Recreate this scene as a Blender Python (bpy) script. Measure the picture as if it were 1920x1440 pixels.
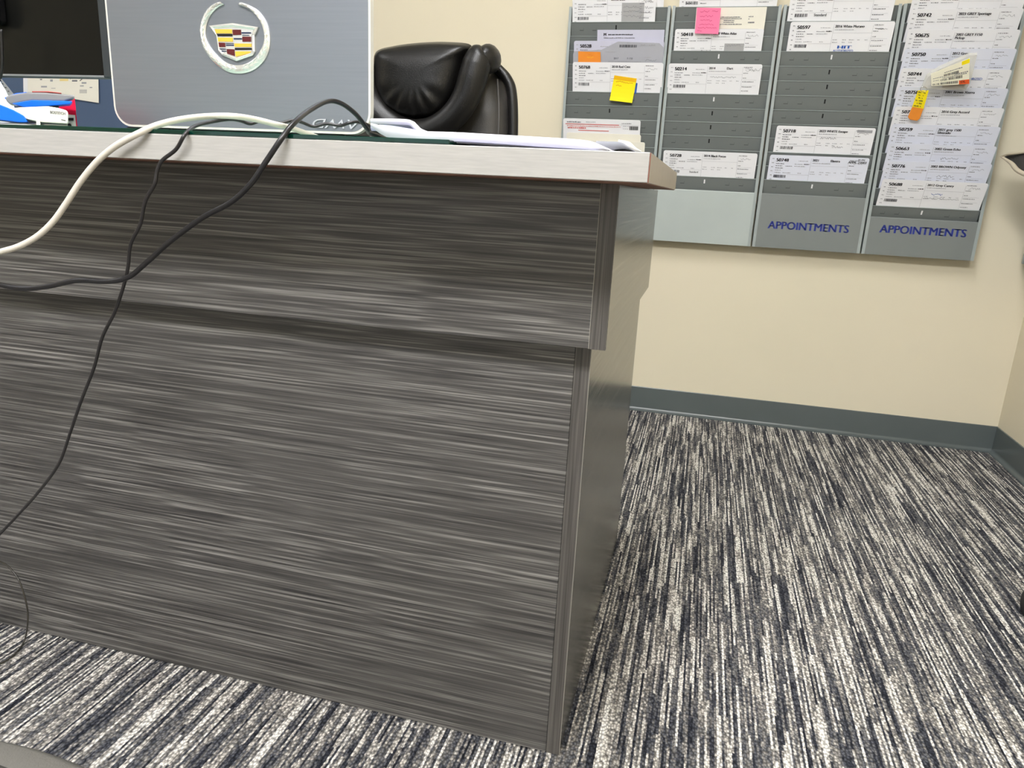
import bpy, bmesh, math, random
from mathutils import Vector, Matrix
random.seed(7)
R = math.radians
scene = bpy.context.scene
C = scene.collection
for _o in list(bpy.data.objects):
    bpy.data.objects.remove(_o)

# ------------------------------------------------------------------ camera
F_PX = 1362.3
CAM = Vector((0.0900, -0.7730, 0.7253))
RIGHT = Vector((0.9659, 0.2542, 0.0493)).normalized()
FWD = Vector((-0.2333, 0.9369, -0.2602)).normalized()
RIGHT = (RIGHT - FWD * RIGHT.dot(FWD)).normalized()
UP = RIGHT.cross(FWD)
cd = bpy.data.cameras.new('camera')
cd.sensor_fit = 'HORIZONTAL'; cd.sensor_width = 36.0
cd.lens = F_PX / 1920 * 36.0
cd.clip_start = 0.02; cd.clip_end = 60
cam = bpy.data.objects.new('camera', cd); C.objects.link(cam)
cam.matrix_world = Matrix(((RIGHT.x, UP.x, -FWD.x, CAM.x), (RIGHT.y, UP.y, -FWD.y, CAM.y),
                           (RIGHT.z, UP.z, -FWD.z, CAM.z), (0, 0, 0, 1)))
scene.camera = cam

# ------------------------------------------------------------------ world, exposure
w = bpy.data.worlds.new('world'); scene.world = w; w.use_nodes = True
w.node_tree.nodes['Background'].inputs[0].default_value = (0.9, 0.95, 1, 1)
w.node_tree.nodes['Background'].inputs[1].default_value = 0.05
vs = scene.view_settings
vs.view_transform = 'Standard'; vs.look = 'None'; vs.gamma = 1.0; vs.use_curve_mapping = False
vs.exposure = 0.0
scene.cycles.max_bounces = 6; scene.cycles.diffuse_bounces = 4; scene.cycles.glossy_bounces = 3; scene.cycles.transmission_bounces = 3
scene.cycles.use_adaptive_sampling = True; scene.cycles.adaptive_threshold = 0.03; scene.cycles.caustics_reflective = False; scene.cycles.caustics_refractive = False
# the room is lit by its ceiling panels (built with the room): x, y, length x, length y, strength
PANELS = [(-0.20, 0.0, 0.6, 1.2, 20.0), (-0.80, -1.9, 1.2, 0.6, 42.0), (-2.8, 0.0, 0.6, 1.2, 9.0), (0.45, -1.95, 0.6, 0.6, 62.0)]
PANEL_COLOR = (0.985, 0.985, 1.0)
FILL_STRENGTH = 1.2; FILL_COLOR = (0.86, 0.93, 1.0)  # added glow behind the viewer, brightens cards and worktop front

# ------------------------------------------------------------------ main dimensions (metres)
WY = 1.6967          # back wall plane
RX = 1.0370          # right wall plane
CEIL = 2.55
TOPZ = 0.760; TOPT = 0.025       # worktop
WT_X = 0.0378; WT_Y0 = -0.1219; WT_Y1 = 0.4010
UP_Z = 0.5601; UP_Y1 = 0.597     # upper box of the desk (front y = 0, end x = 0)
LO_X = -0.0195; LO_Y0 = 0.030; LO_Y1 = 0.678
DESK_L = -1.75
GLZ = 0.7645


def ray(px, py):
    return FWD + RIGHT * ((px - 960) / F_PX) + UP * ((720 - py) / F_PX)


def at(px, py, y):
    """the point of the vertical plane at depth y that a sight line passes"""
    d = ray(px, py)
    return CAM + d * ((y - CAM.y) / d.y)


def atz(px, py, z):
    d = ray(px, py)
    return CAM + d * ((z - CAM.z) / d.z)


# ------------------------------------------------------------------ materials
MATS = {}


def lin(c):
    return tuple(((v / 255) / 12.92 if v / 255 <= 0.04045 else ((v / 255 + 0.055) / 1.055) ** 2.4) for v in c)


def mat(name, col, rough=0.6, metal=0.0, noise=0.0, nscale=40.0, bump=0.0, bscale=200.0, spec=0.5, stretch=(1, 1, 1), coat=0.0, alpha=1.0, trans=0.0):
    if name in MATS:
        return MATS[name]
    m = bpy.data.materials.new(name); m.use_nodes = True
    nt = m.node_tree; N = nt.nodes; L = nt.links
    b = N['Principled BSDF']
    c = lin(col)
    b.inputs['Roughness'].default_value = rough
    b.inputs['Metallic'].default_value = metal
    b.inputs['Specular IOR Level'].default_value = spec
    b.inputs['Coat Weight'].default_value = coat
    b.inputs['Alpha'].default_value = alpha
    b.inputs['Transmission Weight'].default_value = trans
    tc = N.new('ShaderNodeTexCoord'); mp = N.new('ShaderNodeMapping')
    mp.inputs['Scale'].default_value = stretch
    L.new(tc.outputs['Object'], mp.inputs['Vector'])
    n = N.new('ShaderNodeTexNoise'); n.inputs['Scale'].default_value = nscale; n.inputs['Detail'].default_value = 4
    L.new(mp.outputs['Vector'], n.inputs['Vector'])
    rp = N.new('ShaderNodeMapRange')
    rp.inputs['From Min'].default_value = 0.25; rp.inputs['From Max'].default_value = 0.75
    rp.inputs['To Min'].default_value = 1 - noise; rp.inputs['To Max'].default_value = 1 + noise
    L.new(n.outputs['Fac'], rp.inputs['Value'])
    mx = N.new('ShaderNodeVectorMath'); mx.operation = 'MULTIPLY'
    mx.inputs[0].default_value = c
    L.new(rp.outputs['Result'], mx.inputs[1])
    L.new(mx.outputs['Vector'], b.inputs['Base Color'])
    if bump:
        n2 = N.new('ShaderNodeTexNoise'); n2.inputs['Scale'].default_value = bscale; n2.inputs['Detail'].default_value = 3
        L.new(mp.outputs['Vector'], n2.inputs['Vector'])
        bp = N.new('ShaderNodeBump'); bp.inputs['Strength'].default_value = bump; bp.inputs['Distance'].default_value = 0.002
        L.new(n2.outputs['Fac'], bp.inputs['Height'])
        L.new(bp.outputs['Normal'], b.inputs['Normal'])
    MATS[name] = m
    return m


def laminate(name, axis='x', c0=(42, 41, 41), c1=(75, 73, 71), c2=(134, 132, 128), rough=0.36, sharp=1.0):
    """dark wood-effect laminate with long crossing strokes"""
    m = bpy.data.materials.new(name); m.use_nodes = True
    nt = m.node_tree; N = nt.nodes; L = nt.links; b = N['Principled BSDF']
    tc = N.new('ShaderNodeTexCoord')
    # slow sideways drift so that strokes fan
    wn = N.new('ShaderNodeTexNoise'); wn.inputs['Scale'].default_value = 2.2; wn.inputs['Detail'].default_value = 1
    L.new(tc.outputs['Object'], wn.inputs['Vector'])
    outs = []
    for ang, lo, hi, seed in ((7.0, 3.6, 270.0, 0.0), (-6.0, 3.8, 250.0, 3.7), (2.0, 3.4, 520.0, 8.1)):
        mp = N.new('ShaderNodeMapping')
        if axis == 'x':
            mp.inputs['Rotation'].default_value = (0, R(ang), 0); mp.inputs['Scale'].default_value = (lo, 1, hi)
        elif axis == 'y':
            mp.inputs['Rotation'].default_value = (R(ang * 4 + 24), 0, 0); mp.inputs['Scale'].default_value = (1, lo, hi)
        else:
            mp.inputs['Rotation'].default_value = (0, R(ang * 0.3), 0); mp.inputs['Scale'].default_value = (hi * 1.6, hi, lo * 0.6)
        mp.inputs['Location'].default_value = (seed, seed, seed)
        L.new(tc.outputs['Object'], mp.inputs['Vector'])
        ad = N.new('ShaderNodeVectorMath'); ad.operation = 'ADD'
        sc = N.new('ShaderNodeVectorMath'); sc.operation = 'SCALE'; sc.inputs['Scale'].default_value = 0.8
        L.new(wn.outputs['Color'], sc.inputs[0]); L.new(mp.outputs['Vector'], ad.inputs[0]); L.new(sc.outputs['Vector'], ad.inputs[1])
        n = N.new('ShaderNodeTexNoise'); n.inputs['Scale'].default_value = 1.0; n.inputs['Detail'].default_value = 3; n.inputs['Roughness'].default_value = 0.6
        L.new(ad.outputs['Vector'], n.inputs['Vector'])
        outs.append(n.outputs['Fac'])
    big = N.new('ShaderNodeTexNoise'); big.inputs['Scale'].default_value = 6.0; big.inputs['Detail'].default_value = 1
    L.new(tc.outputs['Object'], big.inputs['Vector'])
    mixf = N.new('ShaderNodeMapRange'); mixf.inputs['From Min'].default_value = 0.42; mixf.inputs['From Max'].default_value = 0.58
    L.new(big.outputs['Fac'], mixf.inputs['Value'])
    a = N.new('ShaderNodeMix'); L.new(mixf.outputs['Result'], a.inputs[0]); L.new(outs[0], a.inputs[2]); L.new(outs[1], a.inputs[3])
    a2 = N.new('ShaderNodeMix'); a2.inputs[0].default_value = 0.35; L.new(a.outputs[0], a2.inputs[2]); L.new(outs[2], a2.inputs[3])
    rp = N.new('ShaderNodeValToRGB')
    e = rp.color_ramp.elements
    e[0].position = 0.36; e[0].color = lin(c0) + (1,)
    e[1].position = 0.66; e[1].color = lin(c2) + (1,)
    k = e.new(0.5); k.color = lin(c1) + (1,)
    L.new(a2.outputs[0], rp.inputs['Fac']); L.new(rp.outputs['Color'], b.inputs['Base Color'])
    b.inputs['Roughness'].default_value = rough
    bp = N.new('ShaderNodeBump'); bp.inputs['Strength'].default_value = 0.12; bp.inputs['Distance'].default_value = 0.001
    L.new(a2.outputs[0], bp.inputs['Height']); L.new(bp.outputs['Normal'], b.inputs['Normal'])
    MATS[name] = m
    return m


def carpet_material():
    m = bpy.data.materials.new('striped_loop_carpet'); m.use_nodes = True
    nt = m.node_tree; N = nt.nodes; L = nt.links; b = N['Principled BSDF']
    tc = N.new('ShaderNodeTexCoord'); sp = N.new('ShaderNodeSeparateXYZ'); L.new(tc.outputs['Object'], sp.inputs[0])

    def M(op, a, c=None, d=None):
        n = N.new('ShaderNodeMath'); n.operation = op
        for i, v in enumerate((a, c, d)):
            if v is None: continue
            if isinstance(v, (int, float)): n.inputs[i].default_value = v
            else: L.new(v, n.inputs[i])
        return n.outputs[0]

    def WN(*vs_):
        n = N.new('ShaderNodeTexWhiteNoise'); n.noise_dimensions = '3D'
        cb = N.new('ShaderNodeCombineXYZ')
        for i, v in enumerate(vs_):
            if isinstance(v, (int, float)): cb.inputs[i].default_value = v
            else: L.new(v, cb.inputs[i])
        L.new(cb.outputs[0], n.inputs['Vector'])
        return n.outputs['Value']
    X, Y = sp.outputs[0], sp.outputs[1]
    # rows of yarn wander a little
    wig = N.new('ShaderNodeTexNoise'); wig.inputs['Scale'].default_value = 160; wig.inputs['Detail'].default_value = 1
    L.new(tc.outputs['Object'], wig.inputs['Vector'])
    Xw = M('ADD', X, M('MULTIPLY', M('SUBTRACT', wig.outputs['Fac'], 0.5), 0.0020))
    row = M('FLOOR', M('DIVIDE', Xw, 0.0033))
    pair = M('FLOOR', M('DIVIDE', Xw, 0.0066))
    def segs(rw, length, seed):
        rnd = WN(rw, seed, 0.0)
        ln = M('MULTIPLY_ADD', rnd, length, length * 0.5)
        sg = M('FLOOR', M('DIVIDE', M('ADD', Y, M('MULTIPLY', rnd, 7.3)), ln))
        return WN(rw, sg, seed)
    v1 = segs(row, 0.19, 1.0); v2 = segs(pair, 0.10, 5.0); v3 = segs(row, 0.055, 9.0)
    v = M('ADD', M('ADD', M('MULTIPLY', v1, 0.60), M('MULTIPLY', v2, 0.18)), M('MULTIPLY', v3, 0.22))
    # single loops
    mp = N.new('ShaderNodeMapping'); mp.inputs['Scale'].default_value = (1 / 0.0036, 1 / 0.0052, 1)
    L.new(tc.outputs['Object'], mp.inputs['Vector'])
    vo = N.new('ShaderNodeTexVoronoi'); vo.inputs['Scale'].default_value = 1.0; vo.voronoi_dimensions = '2D'
    L.new(mp.outputs['Vector'], vo.inputs['Vector'])
    sc = N.new('ShaderNodeSeparateColor'); L.new(vo.outputs['Color'], sc.inputs[0])
    v = M('ADD', v, M('MULTIPLY', M('SUBTRACT', sc.outputs[0], 0.5), 0.22))
    rp = N.new('ShaderNodeValToRGB'); e = rp.color_ramp.elements
    e[0].position = 0.18; e[0].color = lin((48, 50, 58)) + (1,)
    e[1].position = 0.84; e[1].color = lin((246, 243, 236)) + (1,)
    for p_, c_ in ((0.32, (84, 86, 93)), (0.44, (112, 112, 113)), (0.58, (142, 138, 133)), (0.67, (204, 199, 190))):
        k = e.new(p_); k.color = lin(c_) + (1,)
    L.new(v, rp.inputs['Fac'])
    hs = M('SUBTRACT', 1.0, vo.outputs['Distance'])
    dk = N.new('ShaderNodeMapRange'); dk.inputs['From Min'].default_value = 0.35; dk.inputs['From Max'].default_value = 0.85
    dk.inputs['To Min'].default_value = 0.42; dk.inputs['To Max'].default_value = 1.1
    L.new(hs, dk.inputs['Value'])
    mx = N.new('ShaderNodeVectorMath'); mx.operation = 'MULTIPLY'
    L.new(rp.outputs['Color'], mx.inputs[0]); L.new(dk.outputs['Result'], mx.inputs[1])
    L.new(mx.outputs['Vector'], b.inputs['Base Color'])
    b.inputs['Roughness'].default_value = 0.95; b.inputs['Specular IOR Level'].default_value = 0.1
    hgt = M('ADD', hs, M('MULTIPLY', v, 0.8))
    bp = N.new('ShaderNodeBump'); bp.inputs['Strength'].default_value = 0.9; bp.inputs['Distance'].default_value = 0.003
    L.new(hgt, bp.inputs['Height']); L.new(bp.outputs['Normal'], b.inputs['Normal'])
    return m


mat('wall_cream', (213, 204, 180), 0.85, noise=0.02, nscale=3, bump=0.06, bscale=260)
mat('wall_blue', (76, 94, 122), 0.8, noise=0.03, nscale=6, bump=0.05, bscale=260)
mat('ceiling_white', (228, 226, 220), 0.9, noise=0.06, nscale=120, bump=0.15, bscale=90)
mat('vinyl_base', (87, 94, 94), 0.27, noise=0.03, nscale=10)
mat('worktop_brushed', (167, 165, 161), 0.42, noise=0.085, nscale=1.0, stretch=(38, 60, 520), bump=0.02)
mat('worktop_end', (176, 166, 150), 0.40, noise=0.10, nscale=1.0, stretch=(260, 260, 26))
mat('worktop_under', (112, 76, 58), 0.7, noise=0.08, nscale=30)
mat('seam_pale', (138, 134, 127), 0.4)
mat('joint_brown', (120, 66, 48), 0.6)
mat('glass_clear', (150, 200, 180), 0.03, spec=0.6, alpha=0.22)
mat('glass_edge', (4, 44, 34), 0.05, spec=0.6)
laminate('lam_front', 'x')
laminate('lam_end', 'y', (46, 46, 45), (76, 76, 74), (124, 123, 118), 0.22)
laminate('lam_band', 'z', (56, 53, 51), (78, 75, 72), (104, 100, 96), 0.36)
mat('rack_grey', (114, 119, 117), 0.42, noise=0.02, nscale=20)
mat('rack_light', (146, 154, 152), 0.40, noise=0.03, nscale=14)
mat('rack_panel_pale', (164, 172, 168), 0.38, noise=0.03, nscale=14)
mat('slot_dark', (16, 17, 17), 0.8)
mat('tab_slit_shade', (74, 78, 77), 0.6)
mat('slot_white', (240, 240, 240), 0.8)
mat('paper_white', (236, 236, 238), 0.8, noise=0.01, nscale=30)
mat('paper_daylit', (225, 228, 239), 0.8, noise=0.01, nscale=30)  # white paper with bluish daylight put into its colour
mat('paper_lilac', (204, 204, 220), 0.8, noise=0.02, nscale=30)
mat('paper_cream', (240, 236, 222), 0.8, noise=0.01, nscale=30)
mat('folder_grey', (120, 122, 130), 0.7)
mat('paper_grey', (176, 177, 184), 0.75, noise=0.02, nscale=30)
mat('ink_grey', (168, 168, 172), 0.8)
mat('ink_mid', (120, 120, 125), 0.8)
mat('ink_black', (26, 26, 30), 0.8)
mat('ink_blue', (40, 92, 176), 0.8)
mat('ink_red', (206, 96, 92), 0.8)
mat('ink_grey_block', (172, 172, 172), 0.8)
mat('letter_blue', (26, 44, 130), 0.5)
mat('note_yellow', (255, 232, 0), 0.7, noise=0.02, nscale=20)
mat('note_amber', (244, 188, 0), 0.7, noise=0.02, nscale=20)
mat('note_pink', (255, 130, 170), 0.7, noise=0.02, nscale=20)
mat('note_orange', (240, 146, 46), 0.65, noise=0.05, nscale=40)
mat('ink_pink', (206, 70, 116), 0.8)
mat('ink_orange', (206, 112, 26), 0.8)
mat('bag_clear', (226, 224, 214), 0.12, alpha=0.45, spec=0.7)
mat('kraft', (128, 96, 62), 0.7)
mat('label_cream', (244, 240, 216), 0.6)
mat('label_orange', (224, 88, 30), 0.6)
mat('laptop_lid', (134, 138, 145), 0.36, metal=0.6, noise=0.04, nscale=1.0, stretch=(8, 8, 300), bump=0.02)
mat('laptop_rim', (222, 220, 212), 0.35, metal=0.2)
mat('laptop_dark', (24, 24, 26), 0.4)
mat('laptop_screen', (6, 7, 9), 0.15)
mat('chrome', (246, 245, 240), 0.22, metal=0.75)
mat('badge_gold', (226, 186, 70), 0.35, metal=0.25)
mat('badge_black', (12, 12, 14), 0.25)
mat('badge_red', (86, 24, 26), 0.3)
mat('badge_navy', (30, 40, 72), 0.3)
mat('badge_silver', (214, 214, 214), 0.2, metal=0.8)
mat('monitor_black', (12, 12, 11), 0.28, noise=0.12, nscale=30, spec=0.3)
mat('monitor_edge', (52, 56, 60), 0.3)
mat('white_plastic', (226, 222, 212), 0.45)
mat('blue_plastic', (0, 104, 232), 0.35)
mat('grey_plastic', (128, 128, 130), 0.45)
mat('steel', (190, 190, 194), 0.25, metal=1.0)
mat('red_card', (226, 12, 62), 0.5)
mat('white_card', (238, 236, 230), 0.6)
mat('leather', (24, 23, 22), 0.34, noise=0.12, nscale=60, bump=0.25, bscale=420)
mat('leather_soft', (62, 60, 58), 0.36, noise=0.10, nscale=60, bump=0.2, bscale=420)
mat('stitch', (86, 84, 82), 0.6)
mat('black_plastic', (20, 20, 21), 0.4)
mat('cable_white', (206, 200, 188), 0.45)
mat('cable_black', (24, 23, 25), 0.33, noise=0.3, nscale=200)
mat('cable_grey', (58, 55, 50), 0.2)
mat('cable_thin', (34, 32, 33), 0.33)
mat('seat_grey', (78, 76, 71), 0.85, noise=0.05, nscale=300, bump=0.2, bscale=900)
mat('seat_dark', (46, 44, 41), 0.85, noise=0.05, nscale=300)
mat('envelope_cream', (184, 173, 152), 0.75)
mat('light_frame', (236, 236, 234), 0.5)
mat('yellow_mark', (242, 220, 150), 0.8)


def thin_paper(name, col):
    m = mat(name, col, 0.8, noise=0.01, nscale=30)
    nt = m.node_tree; N = nt.nodes; L = nt.links
    tr = N.new('ShaderNodeBsdfTranslucent'); tr.inputs[0].default_value = lin(col) + (1,)
    mx = N.new('ShaderNodeMixShader'); mx.inputs[0].default_value = 0.18
    L.new(N['Principled BSDF'].outputs[0], mx.inputs[1]); L.new(tr.outputs[0], mx.inputs[2]); L.new(mx.outputs[0], N['Material Output'].inputs[0])


thin_paper('thin_white', (206, 205, 214))  # white paper, lilac shading of the bent edge mixed into the colour
thin_paper('thin_shaded', (176, 176, 204))  # paper in shade: the lilac shadow tone is painted in
thin_paper('thin_cream', (240, 236, 226))


def emit_mat(name, strength, color=None):
    m = bpy.data.materials.new(name); m.use_nodes = True
    nt = m.node_tree; N = nt.nodes
    N.remove(N['Principled BSDF'])
    e = N.new('ShaderNodeEmission'); e.inputs[0].default_value = (color or PANEL_COLOR) + (1,); e.inputs[1].default_value = strength
    nt.links.new(e.outputs[0], N['Material Output'].inputs[0])
    return m


# ------------------------------------------------------------------ mesh helpers (everything in world metres, shifted to the parent's origin)
WLOC = {}


def tag(o, label=None, cat=None, group=None, kind=None):
    if label: o['label'] = label
    if cat: o['category'] = cat
    if group: o['group'] = group
    if kind: o['kind'] = kind
    return o


def thing(name, loc, label, cat, group=None, kind=None):
    o = bpy.data.objects.new(name, None); C.objects.link(o)
    o.empty_display_size = 0.05
    o.location = loc; WLOC[o.name] = Vector(loc)
    return tag(o, label, cat, group, kind)


def link(name, me, m, parent=None, origin=None, smooth=False, mats=None):
    """me: mesh in world coordinates -> one object with its origin at ORIGIN or at its parent's"""
    base = WLOC[parent.name] if parent is not None else Vector((0, 0, 0))
    org = Vector(origin) if origin is not None else (base.copy() if parent is not None else Vector((0, 0, 0)))
    me.transform(Matrix.Translation(-org))
    o = bpy.data.objects.new(name, me); C.objects.link(o)
    o.location = org - base
    if parent is not None: o.parent = parent
    WLOC[o.name] = org
    for x in (mats or [m]):
        me.materials.append(MATS[x] if isinstance(x, str) else x)
    if smooth:
        for p in me.polygons: p.use_smooth = True
    me.update()
    return o


class MB:
    def __init__(s):
        s.v = []; s.f = []; s.mi = []

    def quad(s, pts, mi=0):
        n = len(s.v); s.v += [tuple(p) for p in pts]; s.f.append(tuple(range(n, n + len(pts)))); s.mi.append(mi)
        return s

    def box(s, x0, x1, y0, y1, z0, z1, mi=0):
        n = len(s.v)
        s.v += [(x0, y0, z0), (x1, y0, z0), (x1, y1, z0), (x0, y1, z0), (x0, y0, z1), (x1, y0, z1), (x1, y1, z1), (x0, y1, z1)]
        for f in ((0, 3, 2, 1), (4, 5, 6, 7), (0, 1, 5, 4), (1, 2, 6, 5), (2, 3, 7, 6), (3, 0, 4, 7)):
            s.f.append(tuple(n + i for i in f)); s.mi.append(mi)
        return s

    def prism(s, poly, off, mi=0):
        """poly: list of points (counter-clockwise seen against OFF), extruded by the vector OFF"""
        n = len(s.v); k = len(poly); off = Vector(off)
        s.v += [tuple(p) for p in poly] + [tuple(Vector(p) + off) for p in poly]
        s.f.append(tuple(range(n, n + k))); s.mi.append(mi)
        s.f.append(tuple(range(n + 2 * k - 1, n + k - 1, -1))); s.mi.append(mi)
        for i in range(k):
            j = (i + 1) % k
            s.f.append((n + i, n + k + i, n + k + j, n + j)); s.mi.append(mi)
        return s

    def grid(s, rows, mi=0, closed=False):
        n = len(s.v); a = len(rows); b = len(rows[0])
        for r_ in rows: s.v += [tuple(p) for p in r_]
        for i in range(a - 1):
            for j in range(b if closed else b - 1):
                j2 = (j + 1) % b
                s.f.append((n + i * b + j, n + i * b + j2, n + (i + 1) * b + j2, n + (i + 1) * b + j)); s.mi.append(mi)
        return s

    def tube(s, pts, rad, seg=10, mi=0, cap=True):
        pts = [Vector(p) for p in pts]
        rows = []; prev = None
        for i, p in enumerate(pts):
            t = (pts[min(i + 1, len(pts) - 1)] - pts[max(i - 1, 0)]).normalized()
            if prev is None:
                a = Vector((0, 0, 1)) if abs(t.z) < 0.9 else Vector((1, 0, 0))
                nrm = t.cross(a).normalized()
            else:
                nrm = (prev - t * prev.dot(t)).normalized()
            prev = nrm; bn = t.cross(nrm)
            rr = rad[i] if isinstance(rad, (list, tuple)) else rad
            rows.append([p + (nrm * math.cos(2 * math.pi * k / seg) + bn * math.sin(2 * math.pi * k / seg)) * rr for k in range(seg)])
        n0 = len(s.v)
        s.grid(rows, mi, closed=True)
        if cap:
            s.f.append(tuple(range(n0 + seg - 1, n0 - 1, -1))); s.mi.append(mi)
            e0 = n0 + (len(rows) - 1) * seg
            s.f.append(tuple(range(e0, e0 + seg))); s.mi.append(mi)
        return s

    def cyl(s, c, r0, r1, h, seg=20, mi=0, axis='z'):
        c = Vector(c); d = {'x': Vector((1, 0, 0)), 'y': Vector((0, 1, 0)), 'z': Vector((0, 0, 1))}[axis]
        return s.tube([c, c + d * h * 0.5, c + d * h], [r0, (r0 + r1) / 2, r1], seg, mi)

    def mesh(s, name, fix=True, bevel=0.0, bseg=2):
        me = bpy.data.meshes.new(name)
        me.from_pydata(s.v, [], s.f)
        for p, i in zip(me.polygons, s.mi): p.material_index = i
        bm = bmesh.new(); bm.from_mesh(me)
        if fix: bmesh.ops.recalc_face_normals(bm, faces=bm.faces)
        if bevel:
            bmesh.ops.bevel(bm, geom=[e for e in bm.edges if len(e.link_faces) == 2 and e.calc_face_angle(0) > 0.5],
                            offset=bevel, segments=bseg, affect='EDGES', profile=0.5, clamp_overlap=True)
        bm.to_mesh(me); bm.free()
        return me

    def build(s, name, m, parent=None, origin=None, smooth=False, bevel=0.0, bseg=2, fix=True, mats=None):
        return link(name, s.mesh(name, fix, bevel, bseg), m, parent, origin, smooth, mats)


def spline(pts, n=12):
    """Catmull-Rom through the points"""
    P = [Vector(p) for p in pts]; P = [P[0] * 2 - P[1]] + P + [P[-1] * 2 - P[-2]]
    out = []
    for i in range(1, len(P) - 2):
        a, b, c, d = P[i - 1], P[i], P[i + 1], P[i + 2]
        for k in range(n):
            t = k / n
            out.append(0.5 * ((2 * b) + (c - a) * t + (2 * a - 5 * b + 4 * c - d) * t * t + (3 * b - a - 3 * c + d) * t ** 3))
    out.append(P[-2]); return out


TEXT_CACHE = {}


def text_polys(body, bold=0.0, shear=0.0):
    """flat triangles of a line of lettering: list of polys in (x, y) with cap height 1 and the width"""
    key = (body, bold, shear)
    if key in TEXT_CACHE: return TEXT_CACHE[key]
    cu = bpy.data.curves.new('t', 'FONT'); cu.body = body; cu.size = 1.0; cu.shear = shear; cu.resolution_u = 3
    o = bpy.data.objects.new('t', cu)
    me = bpy.data.meshes.new_from_object(o)
    vs_ = [v.co.copy() for v in me.vertices]
    polys = [[vs_[i] for i in p.vertices] for p in me.polygons]
    x0 = min(v.x for v in vs_); x1 = max(v.x for v in vs_); z1 = max(v.y for v in vs_); z0 = min(v.y for v in vs_)
    hgt = 0.73
    sh_ = (0.0,) if bold <= 0 else (-bold, bold)
    out = ([[((v.x - x0 + d_) / hgt, v.y / hgt) for v in p] for d_ in sh_ for p in polys], (x1 - x0) / hgt)
    bpy.data.meshes.remove(me); bpy.data.objects.remove(o); bpy.data.curves.remove(cu)
    TEXT_CACHE[key] = out
    return out


# ------------------------------------------------------------------ the setting
RM_X0, RM_Y0 = -4.2, -4.0
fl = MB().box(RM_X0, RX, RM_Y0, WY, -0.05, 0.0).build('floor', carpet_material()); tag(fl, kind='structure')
tag(MB().box(RM_X0, RX + 0.12, WY, WY + 0.12, 0, CEIL).build('wall_back', 'wall_cream'), kind='structure')
tag(MB().box(RX, RX + 0.12, RM_Y0, WY, 0, CEIL).build('wall_right', 'wall_cream'), kind='structure')
tag(MB().box(RM_X0 - 0.12, RM_X0, RM_Y0, WY + 0.12, 0, CEIL).build('wall_left', 'wall_cream'), kind='structure')
tag(MB().box(RM_X0, RX + 0.12, RM_Y0 - 0.12, RM_Y0, 0, CEIL).build('wall_front', 'wall_cream'), kind='structure')
tag(MB().box(RM_X0, RX, RM_Y0, WY, CEIL, CEIL + 0.08).build('ceiling', 'ceiling_white'), kind='structure')
# painted accent panel of the back wall
tag(MB().box(RM_X0, -1.59, WY - 0.012, WY, 0, CEIL).build('wall_back_accent', 'wall_blue'), kind='structure')


# unseen glazed front, added behind the viewer for cool front light
wd = thing('fill_window_1', (-1.4, RM_Y0, 0.9), None, None, kind='structure')
wm = MB()
for a in ((-3.3, -3.24), (-1.93, -1.87), (-0.56, -0.50), (0.80, 0.86)): wm.box(a[0], a[1], RM_Y0 + 0.001, RM_Y0 + 0.05, 0.75, 2.35)
for a in ((0.75, 0.81), (2.29, 2.35)): wm.box(-3.24, 0.80, RM_Y0 + 0.001, RM_Y0 + 0.05, a[0], a[1])
wm.build('fill_frame', 'light_frame', wd)
for a, b in ((-3.24, -1.93), (-1.87, -0.56), (-0.50, 0.80)):
    MB().box(a, b, RM_Y0 + 0.002, RM_Y0 + 0.012, 0.81, 2.29).build('fill_pane', emit_mat('fill_glow', FILL_STRENGTH, FILL_COLOR), wd)


# cove baseboards with a curved toe
def cove(depth=0.003, h=0.0839, toe=0.016):
    prof = [(0.0, h), (depth * 0.6, h), (depth, h - 0.0015), (depth, 0.0125)]
    for i in range(1, 7):
        a = i / 6 * math.pi / 2
        prof.append((depth + (toe - depth) * (1 - math.cos(a)), 0.0125 - 0.0105 * math.sin(a)))
    prof += [(toe, 0.0), (0.0, 0.0)]
    return prof


pr = cove()
m_ = MB(); m_.prism([(-1.59, WY - d, z) for d, z in pr], (RX + 1.59, 0, 0))
tag(m_.build('baseboard_back', 'vinyl_base'), kind='structure')
m_ = MB(); m_.prism([(RX - d, RM_Y0, z) for d, z in pr], (0, WY - RM_Y0 - 0.0005, 0))
tag(m_.build('baseboard_right', 'vinyl_base'), kind='structure')

for i, (px_, py_, lx, ly, st) in enumerate(PANELS):
    where = ('above the desk', 'behind the viewer', 'beyond the far end of the desk', 'near the right-hand wall behind the viewer')[i]
    t = thing('ceiling_light', (px_, py_, CEIL), 'white framed ceiling light panel ' + where, 'ceiling light', 'ceiling light panels')
    f = MB(); fw = 0.03
    for a in ((px_ - lx / 2 - fw, px_ - lx / 2, py_ - ly / 2 - fw, py_ + ly / 2 + fw), (px_ + lx / 2, px_ + lx / 2 + fw, py_ - ly / 2 - fw, py_ + ly / 2 + fw),
              (px_ - lx / 2, px_ + lx / 2, py_ - ly / 2 - fw, py_ - ly / 2), (px_ - lx / 2, px_ + lx / 2, py_ + ly / 2, py_ + ly / 2 + fw)):
        f.box(*a, CEIL - 0.02, CEIL)
    f.build('frame', 'light_frame', t)
    MB().box(px_ - lx / 2, px_ + lx / 2, py_ - ly / 2, py_ + ly / 2, CEIL - 0.012, CEIL - 0.004).build('diffuser', emit_mat('light_%d' % i, st), t)

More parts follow.
